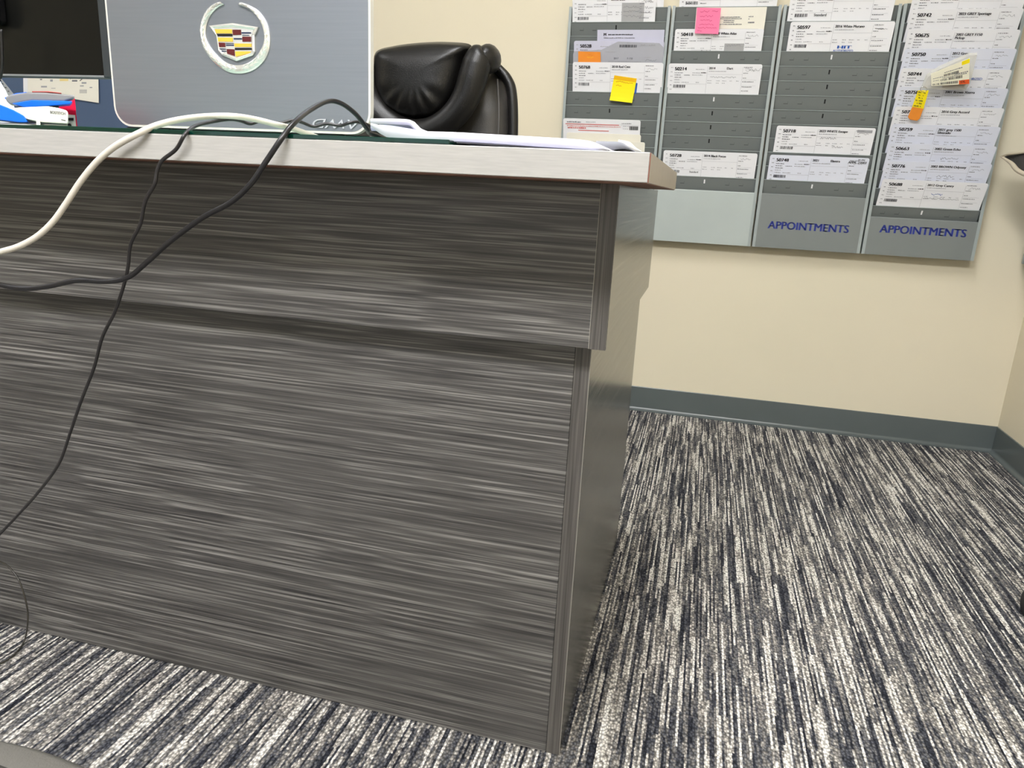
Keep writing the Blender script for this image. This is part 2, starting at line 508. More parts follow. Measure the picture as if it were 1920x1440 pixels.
# ------------------------------------------------------------------ the desk
desk = thing('desk', (-0.85, 0.3, 0), 'dark grey wood-effect desk with stepped front and pale worktop', 'desk')
PT = 0.018       # end panel thickness
wt = MB().box(DESK_L - 0.04, WT_X, WT_Y0, WT_Y1, TOPZ - TOPT, TOPZ).build('worktop', 'worktop_brushed', desk, bevel=0.0006, bseg=1)
wt['label'] = 'pale brushed grey worktop with square edge'
MB().box(WT_X, WT_X + 0.0009, WT_Y0 + 0.0012, WT_Y1, TOPZ - TOPT + 0.0003, TOPZ - 0.0004).build('end_trim', 'worktop_end', wt)
MB().box(WT_X, WT_X + 0.0007, WT_Y0 + 0.0001, WT_Y0 + 0.0012, TOPZ - TOPT + 0.0002, TOPZ - 0.0004).build('trim_joint', 'joint_brown', wt)
MB().box(DESK_L, WT_X - 0.0006, WT_Y0 + 0.0014, WT_Y1 - 0.001, TOPZ - TOPT - 0.0008, TOPZ - TOPT).build('worktop_underside', 'worktop_under', wt)
ZU1 = TOPZ - TOPT - 0.0008
# upper box, proud of the lower one
MB().box(DESK_L + PT, -PT - 0.0004, 0.0, 0.018, UP_Z, ZU1).build('upper_front_panel', 'lam_front', desk, bevel=0.0005, bseg=1)
MB().box(-PT, 0.0, 0.0016, UP_Y1, UP_Z, ZU1).build('upper_end_panel', 'lam_end', desk, bevel=0.0005, bseg=1)
MB().box(-PT + 0.0002, -0.0003, 0.0, 0.0016, UP_Z - 0.0002, ZU1).build('edge_band', 'lam_band', desk)
MB().box(-PT - 0.0010, -PT - 0.0002, -0.0003, 0.0012, UP_Z, ZU1).build('seam_line', 'seam_pale', desk)
MB().box(DESK_L, DESK_L + PT, 0.0, UP_Y1, UP_Z, ZU1).build('upper_end_panel', 'lam_end', desk)
MB().box(DESK_L + PT, -PT, 0.018, UP_Y1, UP_Z, UP_Z + 0.016).build('box_bottom', 'lam_front', desk)
# lower carcass
lx = LO_X
MB().box(DESK_L + 0.02 + PT, lx - PT - 0.0004, LO_Y0, LO_Y0 + 0.018, 0.001, UP_Z).build('lower_front_panel', 'lam_front', desk, bevel=0.0005, bseg=1)
MB().box(lx - PT, lx, LO_Y0 + 0.0016, LO_Y1, 0.001, UP_Z).build('lower_end_panel', 'lam_end', desk, bevel=0.0005, bseg=1)
MB().box(lx - PT + 0.0002, lx - 0.0003, LO_Y0, LO_Y0 + 0.0016, 0.001, UP_Z).build('edge_band', 'lam_band', desk)
MB().box(lx - 0.0004, lx + 0.0003, LO_Y0 - 0.0002, LO_Y0 + 0.0012, 0.001, UP_Z).build('seam_line', 'seam_pale', desk)
MB().box(DESK_L + 0.02, DESK_L + 0.02 + PT, LO_Y0, LO_Y1, 0.001, UP_Z).build('lower_end_panel', 'lam_end', desk)

# glass sheet on the worktop
gl = MB().box(DESK_L, -0.1419, WT_Y0 + 0.0006, WT_Y1 - 0.004, TOPZ + 0.0003, GLZ).build('glass_sheet', None, origin=(-0.8, 0.1, TOPZ), bevel=0.0006, bseg=1, mats=['glass_edge', 'glass_clear'])
for p in gl.data.polygons:
    p.material_index = 1 if abs(p.normal.z) > 0.9 else 0
tag(gl, 'dark green edged glass sheet covering the worktop beside the papers', 'glass')

# ------------------------------------------------------------------ wall racks
FY = WY - 0.040
RACKS = [(-0.3930, -0.0845, 'plain pocket rack nearest the black office chair', 'dark'),
         (-0.0790, 0.2310, 'plain pocket rack with pale bottom panel and pink note', 'pale'),
         (0.2365, 0.5490, 'lettered pocket rack with only four cards in its pockets', 'mid'),
         (0.5540, 0.8590, 'lettered pocket rack packed full of cards, next to the corner', 'mid')]
RZ0, RZ1 = 0.5855, 1.2735


def lip_heights(i):
    if i < 3: return [0.748 + 0.0402 * k for k in range(1, 14)], 0.748, 20.0
    return [0.728 + 0.0497 * k for k in range(0, 12)], 0.6965, 25.0


pocket_mesh = {}
SLOT_WHITE = {0: (10,), 1: (9, 6, 0), 2: (9, 0), 3: (0,)}


def rack(i):
    x0, x1, lab, tone = RACKS[i]
    xc = (x0 + x1) / 2
    t = thing('pocket_rack', (xc, WY, RZ0), 'grey metal ' + lab, 'rack', 'wall racks')
    g = 'rack_grey'
    MB().box(x0, x1, WY - 0.004, WY - 0.0005, RZ0 + 0.01, RZ1).build('back_plate', g, t)
    fl_w = 0.0085
    for a, b in ((x0, x0 + fl_w), (x1 - fl_w, x1)):
        m = MB()
        m.box(a, b, FY - 0.0045, FY - 0.003, RZ0, RZ1)               # folded front lip
        sx = a if a == x0 else b - 0.0012
        m.box(sx, sx + 0.0012, FY - 0.003, WY - 0.004, RZ0, RZ1)     # side web
        m.build('side_flange', 'rack_light', t)
    lips, pz, ang = lip_heights(i)
    px0, px1 = x0 + fl_w * 0.9, x1 - fl_w * 0.9
    pan = MB()
    pan.box(x0 + fl_w, x1 - fl_w, FY - 0.0040, FY - 0.0028, RZ0, pz - 0.003)
    pan.prism([(x0 + fl_w, FY - 0.0040, pz - 0.003), (x0 + fl_w, FY - 0.0015, pz), (x0 + fl_w, FY + 0.0002, pz), (x0 + fl_w, FY - 0.0028, pz - 0.003)], (x1 - x0 - 2 * fl_w, 0, 0))
    pan.box(x0 + 0.002, x1 - 0.002, FY - 0.003, WY - 0.004, RZ0 + 0.0002, RZ0 + 0.0014)
    pn = pan.build('front_panel', {'dark': 'rack_grey', 'pale': 'rack_panel_pale', 'mid': 'rack_grey'}[tone], t)
    if i >= 2:
        polys, wdt = text_polys('APPOINTMENTS', 0.042)
        ch = 0.0235; tw = 0.2315; s = tw / wdt
        lm = MB(); bx = xc - tw / 2 - 0.001; bz = 0.6440 if i == 2 else 0.6515
        if i == 3: bx += 0.004
        for p in polys:
            lm.quad([(bx + a * s, FY - 0.0043, bz + b * ch) for a, b in p])
        lo = lm.build('lettering', 'letter_blue', pn); lo['label'] = 'blue capital lettering reading appointments'
    # pockets: leaning lips with punched tabs and a centre slot; alike lips share mesh data
    key = (round(px1 - px0, 3), ang)
    if key not in pocket_mesh:
        wd = px1 - px0; ta = math.tan(R(ang)); dz = 0.045
        pm = MB()
        pm.prism([(-wd / 2, 0, 0), (-wd / 2, dz * ta, -dz), (-wd / 2, dz * ta + 0.001, -dz), (-wd / 2, 0.001, 0.0)], (wd, 0, 0))
        pm.prism([(-wd / 2, -0.0012, -0.0002), (-wd / 2, 0.0010, 0.0011), (-wd / 2, 0.0016, 0.0), (-wd / 2, -0.0002, -0.0014)], (wd, 0, 0), 1)  # paler strip paints the highlight along the lip's top edge
        pme = pm.mesh('pocket'); pme.materials.append(MATS['rack_grey']); pme.materials.append(MATS['rack_light'])
        tm = MB(); tw = 0.0062; zt, zb = -0.0150, -0.0225
        fz = lambda z_: -z_ * ta - 0.0004
        tm.prism([(-tw, fz(zb), zb), (tw, fz(zb), zb), (tw, fz(zt), zt), (tw - 0.0006, fz(zt), zt), (tw - 0.0006, fz(zb + 0.0017), zb + 0.0017), (-tw, fz(zb + 0.0017), zb + 0.0017)], (0, 0.0006, 0))
        tme = tm.mesh('tab'); tme.materials.append(MATS['tab_slit_shade'])  # dark mark paints the slit and shadow under each tab
        sm = MB(); zt, zb = -0.0080, -0.0195
        sm.prism([(-0.0021, -zt * ta - 0.0003, zt), (-0.0021, -zb * ta - 0.0003, zb), (0.0021, -zb * ta - 0.0003, zb), (0.0021, -zt * ta - 0.0003, zt)], (0, 0.0012, 0))
        sme = sm.mesh('slot'); sme.materials.append(MATS['slot_dark'])
        sme2 = sme.copy(); sme2.materials.clear(); sme2.materials.append(MATS['slot_white'])
        pocket_mesh[key] = (pme, tme, sme, sme2)
    pme, tme, sme, sme2 = pocket_mesh[key]
    for k, z in enumerate(lips):
        p = bpy.data.objects.new('pocket', pme); C.objects.link(p); p.parent = t
        p.location = Vector(((px0 + px1) / 2, FY, z)) - WLOC[t.name]
        for fx in (0.115, 0.25, 0.715, 0.855):
            a = bpy.data.objects.new('tab', tme); C.objects.link(a); a.parent = p
            a.location = ((fx - 0.5) * (px1 - px0), 0, 0)
        b = bpy.data.objects.new('slot', sme2 if k in SLOT_WHITE[i] else sme); C.objects.link(b); b.parent = p
        b.location = (-0.006, 0, 0)
    return t


for i in range(4): rack(i)

# ------------------------------------------------------------------ cards in the racks
INKS = ['ink_grey', 'ink_mid', 'ink_black', 'ink_blue', 'ink_red', 'ink_grey_block', 'label_orange', 'yellow_mark']


def dashes(pm, x, z, length, h=0.0017, mi=0, y=-0.0011):
    """a word-like run of small marks"""
    e = x + length
    while x < e - 0.0008:
        l = min(random.uniform(0.0014, 0.0052), e - x)
        hh = h * random.uniform(0.8, 1.15)
        pm.quad([(x, y, z), (x + l, y, z), (x + l, y, z + hh), (x, y, z + hh)], mi)
        x += l + random.uniform(0.0005, 0.0016)


def rule(pm, x0, z0, x1, z1, mi=0, t=0.0005, y=-0.0010):
    if abs(x1 - x0) > abs(z1 - z0):
        pm.quad([(x0, y, z0), (x1, y, z1), (x1, y, z1 + t), (x0, y, z0 + t)], mi)
    else:
        pm.quad([(x0, y, z0), (x0 + t, y, z0), (x1 + t, y, z1), (x1, y, z1)], mi)


def scrawl(pm, x, z, length, h, mi=1, t=0.0007, y=-0.0012, step=0.0022):
    pts = []; n = max(3, int(length / step))
    for k in range(n):
        pts.append((x + length * k / (n - 1), z + random.uniform(-h, h) / 2))
    for (a, b), (c, d) in zip(pts, pts[1:]):
        dx, dz = c - a, d - b; l = math.hypot(dx, dz) or 1; nx, nz = -dz / l * t / 2, dx / l * t / 2
        pm.quad([(a - nx, y, b - nz), (c - nx, y, d - nz), (c + nx, y, d + nz), (a + nx, y, b + nz)], mi)


def lettering(pm, body, x, z, h, mi, bold=0.02, width=None, y=-0.0013, shear=0.0):
    polys, wd = text_polys(body, bold, shear)
    sx = h if width is None else width / wd
    for p in polys:
        pm.quad([(x + a * sx, y, z + b * h) for a, b in p], mi)
    return wd * sx


def barcode(pm, x, z, wd, h, mi=2):
    e = x + wd
    while x < e:
        l = random.choice((0.0007, 0.0007, 0.0011, 0.0018)); pm.quad([(x, -0.0012, z), (x + l, -0.0012, z), (x + l, -0.0012, z + h), (x, -0.0012, z + h)], mi)
        x += l + random.choice((0.0006, 0.0009, 0.0014))


def print_card(pm, w_, H, number, title, extra=()):
    """the printed form of a repair card: left edge -w/2, top edge at H"""
    X = lambda u: -w_ / 2 + u * w_
    Z = lambda d: H - d            # d: metres below the top edge
    for k in range(6):
        d = 0.012 + 0.0125 * k
        if d < H + 0.02: dashes(pm, X(0.028), Z(d), 0.006, 0.0026, 0)
    if number:
        lettering(pm, number, X(0.072), Z(0.0185), 0.0094, 2, 0.045, width=0.0345)
    for k, l in enumerate((0.024, 0.019, 0.022, 0.016)):
        dashes(pm, X(0.072), Z(0.0265 + 0.0066 * k), l, 0.0019, 1 if k < 3 else 0)
    dashes(pm, X(0.175), Z(0.0330), 0.018, 0.0018, 1); 
    dashes(pm, X(0.30), Z(0.0165), 0.026, 0.0016, 0)
    dashes(pm, X(0.265), Z(0.0265), 0.024, 0.0018, 0); dashes(pm, X(0.36), Z(0.0262), 0.015, 0.0023, 2)
    dashes(pm, X(0.265), Z(0.0325), 0.030, 0.0018, 0)
    for u, l in ((0.072, 0.017), (0.155, 0.022), (0.31, 0.010)):
        dashes(pm, X(u), Z(0.0535), l, 0.0019, 0)
    rule(pm, X(0.2), Z(0.0575), X(0.425), Z(0.0575), 0)
    barcode(pm, X(0.067), Z(0.0680), 0.034, 0.0085)
    rule(pm, X(0.425), -0.02, X(0.425), Z(0.006), 0)
    if title:
        lines = title.split('|')
        for k, ln in enumerate(lines):
            parts = ln.split('~')
            xx = X(0.44)
            for pt_ in parts:
                xx += lettering(pm, pt_, xx, Z(0.0150 + 0.0085 * k), 0.0068, 2, 0.04) + 0.034
        dashes(pm, X(0.44), Z(0.0215 + 0.0085 * (len(lines) - 1)), 0.050, 0.0018, 0)
    rule(pm, X(0.43), Z(0.0290), X(0.80), Z(0.0290), 0, 0.0004)
    for u, l in ((0.435, 0.012), (0.53, 0.011), (0.595, 0.013), (0.675, 0.006), (0.745, 0.007)):
        dashes(pm, X(u), Z(0.0480), l, 0.0017, 0)
    for u, l in ((0.435, 0.014), (0.53, 0.008), (0.595, 0.009)):
        dashes(pm, X(u), Z(0.0545), l, 0.0017, 0)
    rule(pm, X(0.80), -0.02, X(0.80), Z(0.008), 0, 0.0004)
    for d, l in ((0.0095, 0.024), (0.0255, 0.014), (0.0395, 0.010), (0.0495, 0.032), (0.0640, 0.030), (0.0755, 0.020)):
        dashes(pm, X(0.81), Z(d), l, 0.0018, 1)
    rule(pm, X(0.80), Z(0.0440), X(0.955), Z(0.0440), 0, 0.0004); rule(pm, X(0.80), Z(0.060), X(0.955), Z(0.060), 0, 0.0004)
    scrawl(pm, X(0.83), Z(0.0175), 0.030, 0.006, 1, 0.0006)
    for ex in extra: ex(pm, X, Z)


def sheet_mesh(w_, H, low, rnd=0.006, bow=0.0, th=0.0006, tilt=0.0, top=None):
    """a card sheet with rounded upper corners, bowed a little; local z = 0 at the pocket's lip. TOP: optional outline of the upper edge"""
    nx = 14
    rows = []
    m = MB()
    def zt(u):
        if top is not None:
            for (a, za), (b, zb) in zip(top, top[1:]):
                if a <= u <= b: return za + (zb - za) * (u - a) / (b - a)
            return top[-1][1]
        d = min(u, 1 - u) * w_
        if d >= rnd: return H
        return H - rnd + math.sqrt(max(0, rnd * rnd - (rnd - d) ** 2))
    us = sorted(set([0, 0.002, 0.006, 0.012, 0.02, 0.98, 0.988, 0.994, 0.998, 1.0] + [k / nx for k in range(nx + 1)] + ([a for a, _ in top] if top else [])))
    front = []; back = []
    for k in range(6):
        t = k / 5
        rf, rb = [], []
        for u in us:
            z = -low + (zt(u) + low) * t
            y = -bow * math.sin(math.pi * u) * max(0, z / H) - tilt * max(0, z / H) ** 2
            x = (u - 0.5) * w_
            rf.append((x, y - th / 2, z)); rb.append((x, y + th / 2, z))
        front.append(rf); back.append(rb)
    m.grid(front); m.grid(back)
    for a in (0, -1):
        m.grid([front[a], back[a]])
    m.grid([[r_[0] for r_ in front], [r_[0] for r_ in back]]); m.grid([[r_[-1] for r_ in front], [r_[-1] for r_ in back]])
    me = m.mesh('card')
    bm = bmesh.new(); bm.from_mesh(me); bmesh.ops.remove_doubles(bm, verts=bm.verts, dist=1e-6); bmesh.ops.recalc_face_normals(bm, faces=bm.faces); bm.to_mesh(me); bm.free()
    return me


def card(name, x0, x1, lip, H, ang, label, number='', title='', paper='paper_white', extra=(), roll=0.0, low=0.034, yoff=0.002, top=None, form=True, cat='card', rnd=0.006, group='cards in the wall racks', dx=0.0):
    w_ = x1 - x0
    me = sheet_mesh(w_, H, low, rnd=rnd, top=top)
    me.materials.append(MATS[paper])
    o = bpy.data.objects.new(name, me); C.objects.link(o)
    o.location = ((x0 + x1) / 2, FY + yoff, lip); o.rotation_euler = (R(ang), R(roll), 0)
    tag(o, label, cat, group)
    pm = MB()
    if form: print_card(pm, w_, H, number, title, extra)
    else:
        X = lambda u: -w_ / 2 + u * w_
        Z = lambda d: H - d
        for ex in extra: ex(pm, X, Z)
    if pm.v:
        keep = [(f, i) for f, i in zip(pm.f, pm.mi) if min(pm.v[k][2] for k in f) > -low + 0.001]
        pm.f = [k[0] for k in keep]; pm.mi = [k[1] for k in keep]
        pe = pm.mesh('printed_form', fix=False)
        for k in INKS: pe.materials.append(MATS[k])
        p = bpy.data.objects.new('printed_form', pe); C.objects.link(p); p.parent = o
    return o


L3 = lambda k: 0.748 + 0.0402 * k
L4 = lambda j: 0.728 + 0.0497 * j
P = lambda u, d, l, h=0.0018, mi=0: (lambda pm, X, Z: dashes(pm, X(u), Z(d), l, h, mi))
S = lambda u, d, l, h, mi=1, t=0.0007: (lambda pm, X, Z: scrawl(pm, X(u), Z(d), l, h, mi, t))
T = lambda s_, u, d, h, mi=2, b=0.02, wd=None, sh=0.0: (lambda pm, X, Z: lettering(pm, s_, X(u), Z(d), h, mi, b, wd, shear=sh))
BK = lambda u0, u1, d0, d1, mi: (lambda pm, X, Z: pm.quad([(X(u0), -0.0009, Z(d1)), (X(u1), -0.0009, Z(d1)), (X(u1), -0.0009, Z(d0)), (X(u0), -0.0009, Z(d0))], mi))
BC = lambda u, d, wd, h: (lambda pm, X, Z: barcode(pm, X(u), Z(d), wd, h))
RU = lambda u0, u1, d, mi=0, t=0.0005: (lambda pm, X, Z: rule(pm, X(u0), Z(d), X(u1), Z(d), mi, t))

# rack one (beside the chair)
card('repair_card', -0.3815, -0.1285, L3(12), 0.075, 20, 'white card with grey stuck-on block, topmost in the rack beside the office chair', '', '',
     extra=(T('Silverado', 0.47, 0.0155, 0.0085, 2, 0.03), BK(0.6, 0.865, 0.022, 0.075, 5), S(0.62, 0.033, 0.055, 0.006), S(0.62, 0.045, 0.055, 0.006), S(0.62, 0.058, 0.055, 0.006),
            S(0.87, 0.02, 0.025, 0.008), S(0.87, 0.035, 0.026, 0.008), S(0.88, 0.048, 0.02, 0.006)))
card('repair_card', -0.25, -0.107, L3(13), 0.05, 20, 'white sheet peeking above the chair-side rack behind its topmost card', form=False, extra=(P(0.1, 0.02, 0.05), P(0.1, 0.03, 0.04)))
card('letter_sheet', -0.2985, -0.0955, L3(10), 0.059, 20, 'pale lilac letter with small dark letterhead in the chair-side rack', paper='paper_lilac', form=False, rnd=0.001, cat='paper', yoff=0.0035,
     extra=(T('M', 0.10, 0.0165, 0.008, 2, 0.05), P(0.165, 0.0145, 0.075, 0.0026, 2), P(0.10, 0.0235, 0.095, 0.0020, 1)))
card('repair_card', -0.3685, -0.0925, L3(9), 0.068, 20, 'pale lilac card numbered 50528 mostly covered by the curling barcode sheet', '50528', '20', paper='paper_lilac', yoff=0.0035)
card('barcode_sheet', -0.3705, -0.0935, L3(9), 0.066, 21, 'grey translucent sheet with slanted top edge and black barcode', paper='paper_grey', form=False, yoff=0.0018, cat='paper',
     top=[(0, 0.030), (0.01, 0.038), (0.32, 0.043), (0.50, 0.066), (0.95, 0.062), (1.0, 0.050)],
     extra=(BC(0.52, 0.016, 0.052, 0.0075), P(0.75, 0.011, 0.014, 0.004), P(0.84, 0.011, 0.02, 0.003), P(0.6, 0.005, 0.012), T('2017', 0.46, 0.050, 0.0055, 1, 0.02), T('F-150', 0.61, 0.050, 0.0055, 1, 0.02),
            P(0.36, 0.030, 0.035), P(0.4, 0.057, 0.10, 0.0022), S(0.81, 0.052, 0.035, 0.006), P(0.8, 0.045, 0.02)))
card('repair_card', -0.3665, -0.0885, L3(7), 0.0875, 20, 'white card numbered 50768 carrying a yellow sticky note', '50768', '2018 Red Civic')
card('tracking_slip', -0.3855, -0.1415, L3(3), 0.083, 20, 'white slip with red printed lines just above the papers on the desk', form=False, cat='slip',
     extra=(P(0.05, 0.012, 0.045, 0.0036, 1), RU(0.03, 0.73, 0.0175, 4, 0.0022), P(0.3, 0.010, 0.03, 0.002), P(0.05, 0.023, 0.17, 0.0018, 4), P(0.06, 0.030, 0.06, 0.004, 4), RU(0.2, 0.6, 0.0365, 4, 0.0022),
            P(0.76, 0.012, 0.03, 0.0022, 1), BK(0.86, 0.975, 0.018, 0.030, 5), BC(0.865, 0.030, 0.026, 0.011), P(0.78, 0.02, 0.02), P(0.78, 0.028, 0.018), RU(0.745, 0.98, 0.016, 0)))
card('tracking_slip', -0.372, -0.1365, L3(2), 0.081, 20, 'cream backing slip right below the slip with red printed lines', form=False, paper='paper_cream', cat='slip')
card('tracking_slip', -0.36, -0.1215, L3(1), 0.10, 20, 'small white slip corner showing right above the worktop corner', form=False, cat='slip', paper='paper_cream')

# rack two
card('repair_card', -0.0610, 0.2165, L3(13), 0.075, 20, 'white card topmost in the rack with the pink note', '', '', extra=(P(0.08, 0.066, 0.014, 0.0022, 2), P(0.22, 0.066, 0.018, 0.0022, 1)))
card('cream_envelope', -0.0085, 0.1895, L3(11), 0.0785, 20, 'cream envelope with small printed address behind the pink note', form=False, paper='paper_cream', rnd=0.001, cat='envelope', yoff=0.0035,
     extra=(P(0.36, 0.027, 0.055, 0.0022, 1), P(0.36, 0.031, 0.062, 0.0020, 1), P(0.41, 0.036, 0.03, 0.0022, 1), P(0.41, 0.041, 0.03, 0.0022, 1), P(0.36, 0.046, 0.062, 0.0022, 1),
            P(0.76, 0.026, 0.013, 0.0025, 1), P(0.76, 0.032, 0.004, 0.0025, 1), P(0.76, 0.042, 0.018, 0.004, 1), RU(0.36, 0.92, 0.058, 1, 0.0009)))
card('repair_card', -0.0640, 0.1895, L3(10), 0.0605, 20, 'white card numbered 50418 below the cream envelope', '50418', '2018 White Atlas',
     extra=(T('Standard', 0.32, 0.0625, 0.0055, 2, 0.02), BK(0.58, 0.80, 0.039, 0.0605, 5), S(0.6, 0.044, 0.04, 0.006, 1)))
card('repair_card', -0.0725, 0.1975, L3(7), 0.0860, 20, 'white card numbered 50214 alone in the middle of its rack', '50214', '2014~Dart',
     extra=(S(0.46, 0.037, 0.075, 0.005, 1, 0.0008), S(0.82, 0.0145, 0.05, 0.008, 1)))
card('repair_card', -0.0625, 0.2165, L3(1), 0.0780, 20, 'white card numbered 50728 just behind the worktop corner', '50728', '2014 Black Focus',
     extra=(T('Standard', 0.30, 0.0660, 0.0055, 2, 0.02),))

# rack three
card('repair_card', 0.2505, 0.5275, L3(12), 0.0800, 20, 'white card topmost in the rack with only four cards', '', '', extra=(T('Standard', 0.255, 0.0660, 0.0070, 2, 0.02),))
card('repair_card', 0.2600, 0.5360, L3(10), 0.0790, 20, 'grey-white card numbered 50597 with blue authorized stamp', '50597', '2016 White Murano', paper='paper_white',
     extra=(T('HIT', 0.5, 0.0700, 0.0085, 3, 0.05, 0.036), T('AUTHORIZED', 0.46, 0.0785, 0.0060, 3, 0.02, 0.054), S(0.82, 0.0185, 0.022, 0.002, 2, 0.001)))
card('repair_card', 0.2610, 0.5325, L3(3), 0.0790, 20, 'bright white card numbered 50718, upper of the pair low in its rack', '50718', '2023 WHITE Escape',
     extra=(S(0.46, 0.032, 0.045, 0.006, 1, 0.0008), S(0.6, 0.057, 0.03, 0.006, 1, 0.0008), BK(0.82, 0.97, 0.006, 0.014, 0)))
card('repair_card', 0.2530, 0.5295, L3(1), 0.0765, 20, 'white card painted in bluish daylight, numbered 50748 with black handwriting at its corner', '50748', '2021~Elantra', paper='paper_daylit',
     extra=(T('APPR. 23003', 0.795, 0.0170, 0.0070, 2, 0.03, 0.050, 0.2), T('20 PM.', 0.885, 0.0085, 0.0050, 2, 0.02, 0.020, 0.2)))

# rack four, packed from top to bottom
F4 = [('', '', 'white card poking above the packed rack, topmost of all'),
      ('50742', '2023 GREY Sportage', 'white card numbered 50742, second from the top of the packed rack'),
      ('50675', '2003 GREY F150|Pickup', 'white card numbered 50675, third from the top of the packed rack'),
      ('50750', '2012 Grey', 'bluish card numbered 50750 partly behind the clear key bag'),
      ('50744', '                 Hus', 'white card numbered 50744 mostly hidden by the clear key bag'),
      ('50758', '2001 Brown Xterra', 'bluish card numbered 50758 behind the top of the yellow key tag'),
      ('50777', '2016 Grey Accord', 'white card numbered 50777 behind the orange end of the key tag'),
      ('50759', '2021 grey 1500|Silverado', 'bluish card numbered 50759, fourth from the bottom of the packed rack'),
      ('50663', '2002 Green Echo', 'bluish card numbered 50663, third from the bottom of the packed rack'),
      ('50776', '2002 BROWN Odyssey', 'bluish card numbered 50776, second from the bottom of the packed rack'),
      ('50688', '2012 Grey Camry', 'white card numbered 50688, lowest in the packed rack')]
for q, (num, ti, lab) in enumerate(F4):
    j = 10 - q
    sh = (0, -0.001, 0.002, 0.0025, 0.001, 0.002, 0.003, 0.003, 0.004, 0.002, 0.003)[q]
    ex = []
    if num == '50744': ex.append(T('AUTHORIZED', 0.55, 0.028, 0.0065, 3, 0.02, 0.058))
    if num == '50688': ex += [S(0.5, 0.040, 0.03, 0.007, 3, 0.001), S(0.45, 0.052, 0.09, 0.005, 1)]
    if num in ('50663', '50776'): ex.append(S(0.52, 0.040, 0.045, 0.008, 1))
    card('repair_card', 0.5690 + sh, 0.8445 + sh, L4(j), 0.0835 + (0.002 if q % 2 else 0), 25, lab, num, ti, paper='paper_daylit' if 'bluish' in lab else 'paper_white', extra=ex, roll=(0.25, -0.2, 0.1, -0.3, 0.2, 0.1, -0.2, 0.3, 0, -0.2, 0.1)[q], low=0.045, yoff=0.0025)


# ------------------------------------------------------------------ notes, tags and key bag on the cards
def pt_on(lip, ang, yoff, px, py, lift=0.0012):
    """where a sight line meets the plane of a card (then a little in front of it)"""
    ta = math.tan(R(ang)); d = ray(px, py); y0 = FY + yoff
    lam = (y0 + lip * ta - CAM.y - CAM.z * ta) / (d.y + d.z * ta)
    p = CAM + d * lam
    return p + Vector((0, -math.cos(R(ang)), -math.sin(R(ang)))) * lift


def note(name, quad_px, lip, ang, yoff, m, label, cat, lift=0.0015, curl=0.004, extra=None, group=None, top_m=None):
    tl, tr, br, bl = [pt_on(lip, ang, yoff, a, b, lift) for a, b in quad_px]
    n = Vector((0, -math.cos(R(ang)), -math.sin(R(ang))))
    P_ = lambda u, v, e=0.0: (tl.lerp(tr, u)).lerp(bl.lerp(br, u), v) + n * (curl * v * v + e)
    mb = MB(); th = 0.0004
    f = [[P_(u / 6, v / 6) for u in range(7)] for v in range(7)]; b = [[P_(u / 6, v / 6, -th) for u in range(7)] for v in range(7)]
    mb.grid(f); mb.grid(b)
    for k in (0, -1):
        mb.grid([f[k], b[k]]); mb.grid([[r_[k] for r_ in f], [r_[k] for r_ in b]])
    o = mb.build(name, m, origin=P_(0.5, 1.0))
    tag(o, label, cat, group)
    if extra:
        pm = MB()
        for kind, u, v, l, h, mi in extra:
            if kind == 's':
                n_ = max(4, int(l * 36)); pts = [(u + l * k / (n_ - 1), v + random.uniform(-h, h) / 2) for k in range(n_)]
                for (a0, b0), (a1, b1) in zip(pts, pts[1:]):
                    pm.quad([P_(a0, b0, 0.0004), P_(a1, b1, 0.0004), P_(a1, b1 + 0.018, 0.0004), P_(a0, b0 + 0.018, 0.0004)], mi)
            elif kind == 'b':
                pm.quad([P_(u, v, 0.0003), P_(u + l, v, 0.0003), P_(u + l, v + h, 0.0003), P_(u, v + h, 0.0003)], mi)
            elif kind == 'c':
                xx = u
                while xx < u + l:
                    q = random.choice((0.008, 0.008, 0.014, 0.02)); pm.quad([P_(xx, v, 0.0004), P_(xx + q, v, 0.0004), P_(xx + q, v + h, 0.0004), P_(xx, v + h, 0.0004)], mi); xx += q + random.choice((0.007, 0.01, 0.016))
            else:
                polys, wd = text_polys(kind[1:], 0.02)
                for p in polys: pm.quad([P_(u + a / wd * l, v - b_ * h, 0.0005) for a, b_ in p], mi)
        pm.build('handwriting', None, o, fix=False, mats=['ink_mid', 'ink_black', 'ink_pink', 'ink_orange', 'note_amber', 'note_yellow', 'label_orange', 'label_cream'])
    return o


note('sticky_note', [(1152, 141), (1194, 147), (1186, 191), (1144, 186)], L3(7), 20, 0.002, 'note_yellow', 'bright yellow sticky note hanging off the bottom of a card', 'sticky note',
     curl=0.012, extra=[('b', 0, 0, 1, 0.16, 4), ('s', 0.12, 0.22, 0.75, 0.06, 3), ('s', 0.15, 0.37, 0.25, 0.05, 3)])
note('sticky_note', [(1307, 14), (1352, 15), (1347, 63.5), (1303, 62)], L3(10), 20, -0.002, 'note_pink', 'pink sticky note with pink handwriting across an envelope', 'sticky note',
     curl=0.003, extra=[('s', 0.15, 0.13, 0.38, 0.07, 2), ('s', 0.64, 0.12, 0.26, 0.07, 2), ('s', 0.15, 0.31, 0.55, 0.07, 2), ('s', 0.18, 0.47, 0.5, 0.06, 2), ('s', 0.16, 0.62, 0.6, 0.08, 2), ('s', 0.1, 0.76, 0.8, 0.06, 2), ('s', 0.08, 0.88, 0.2, 0.05, 2)])
note('sticky_note', [(1084.5, 96), (1126, 97), (1127, 117.5), (1084.5, 117)], L3(9), 21, 0.0010, 'note_orange', 'orange sticky note at the end of the barcode sheet', 'sticky note', curl=0.001, lift=0.003,
     extra=[('s', 0.4, 0.5, 0.3, 0.15, 5), ('s', 0.45, 0.3, 0.2, 0.1, 3)])
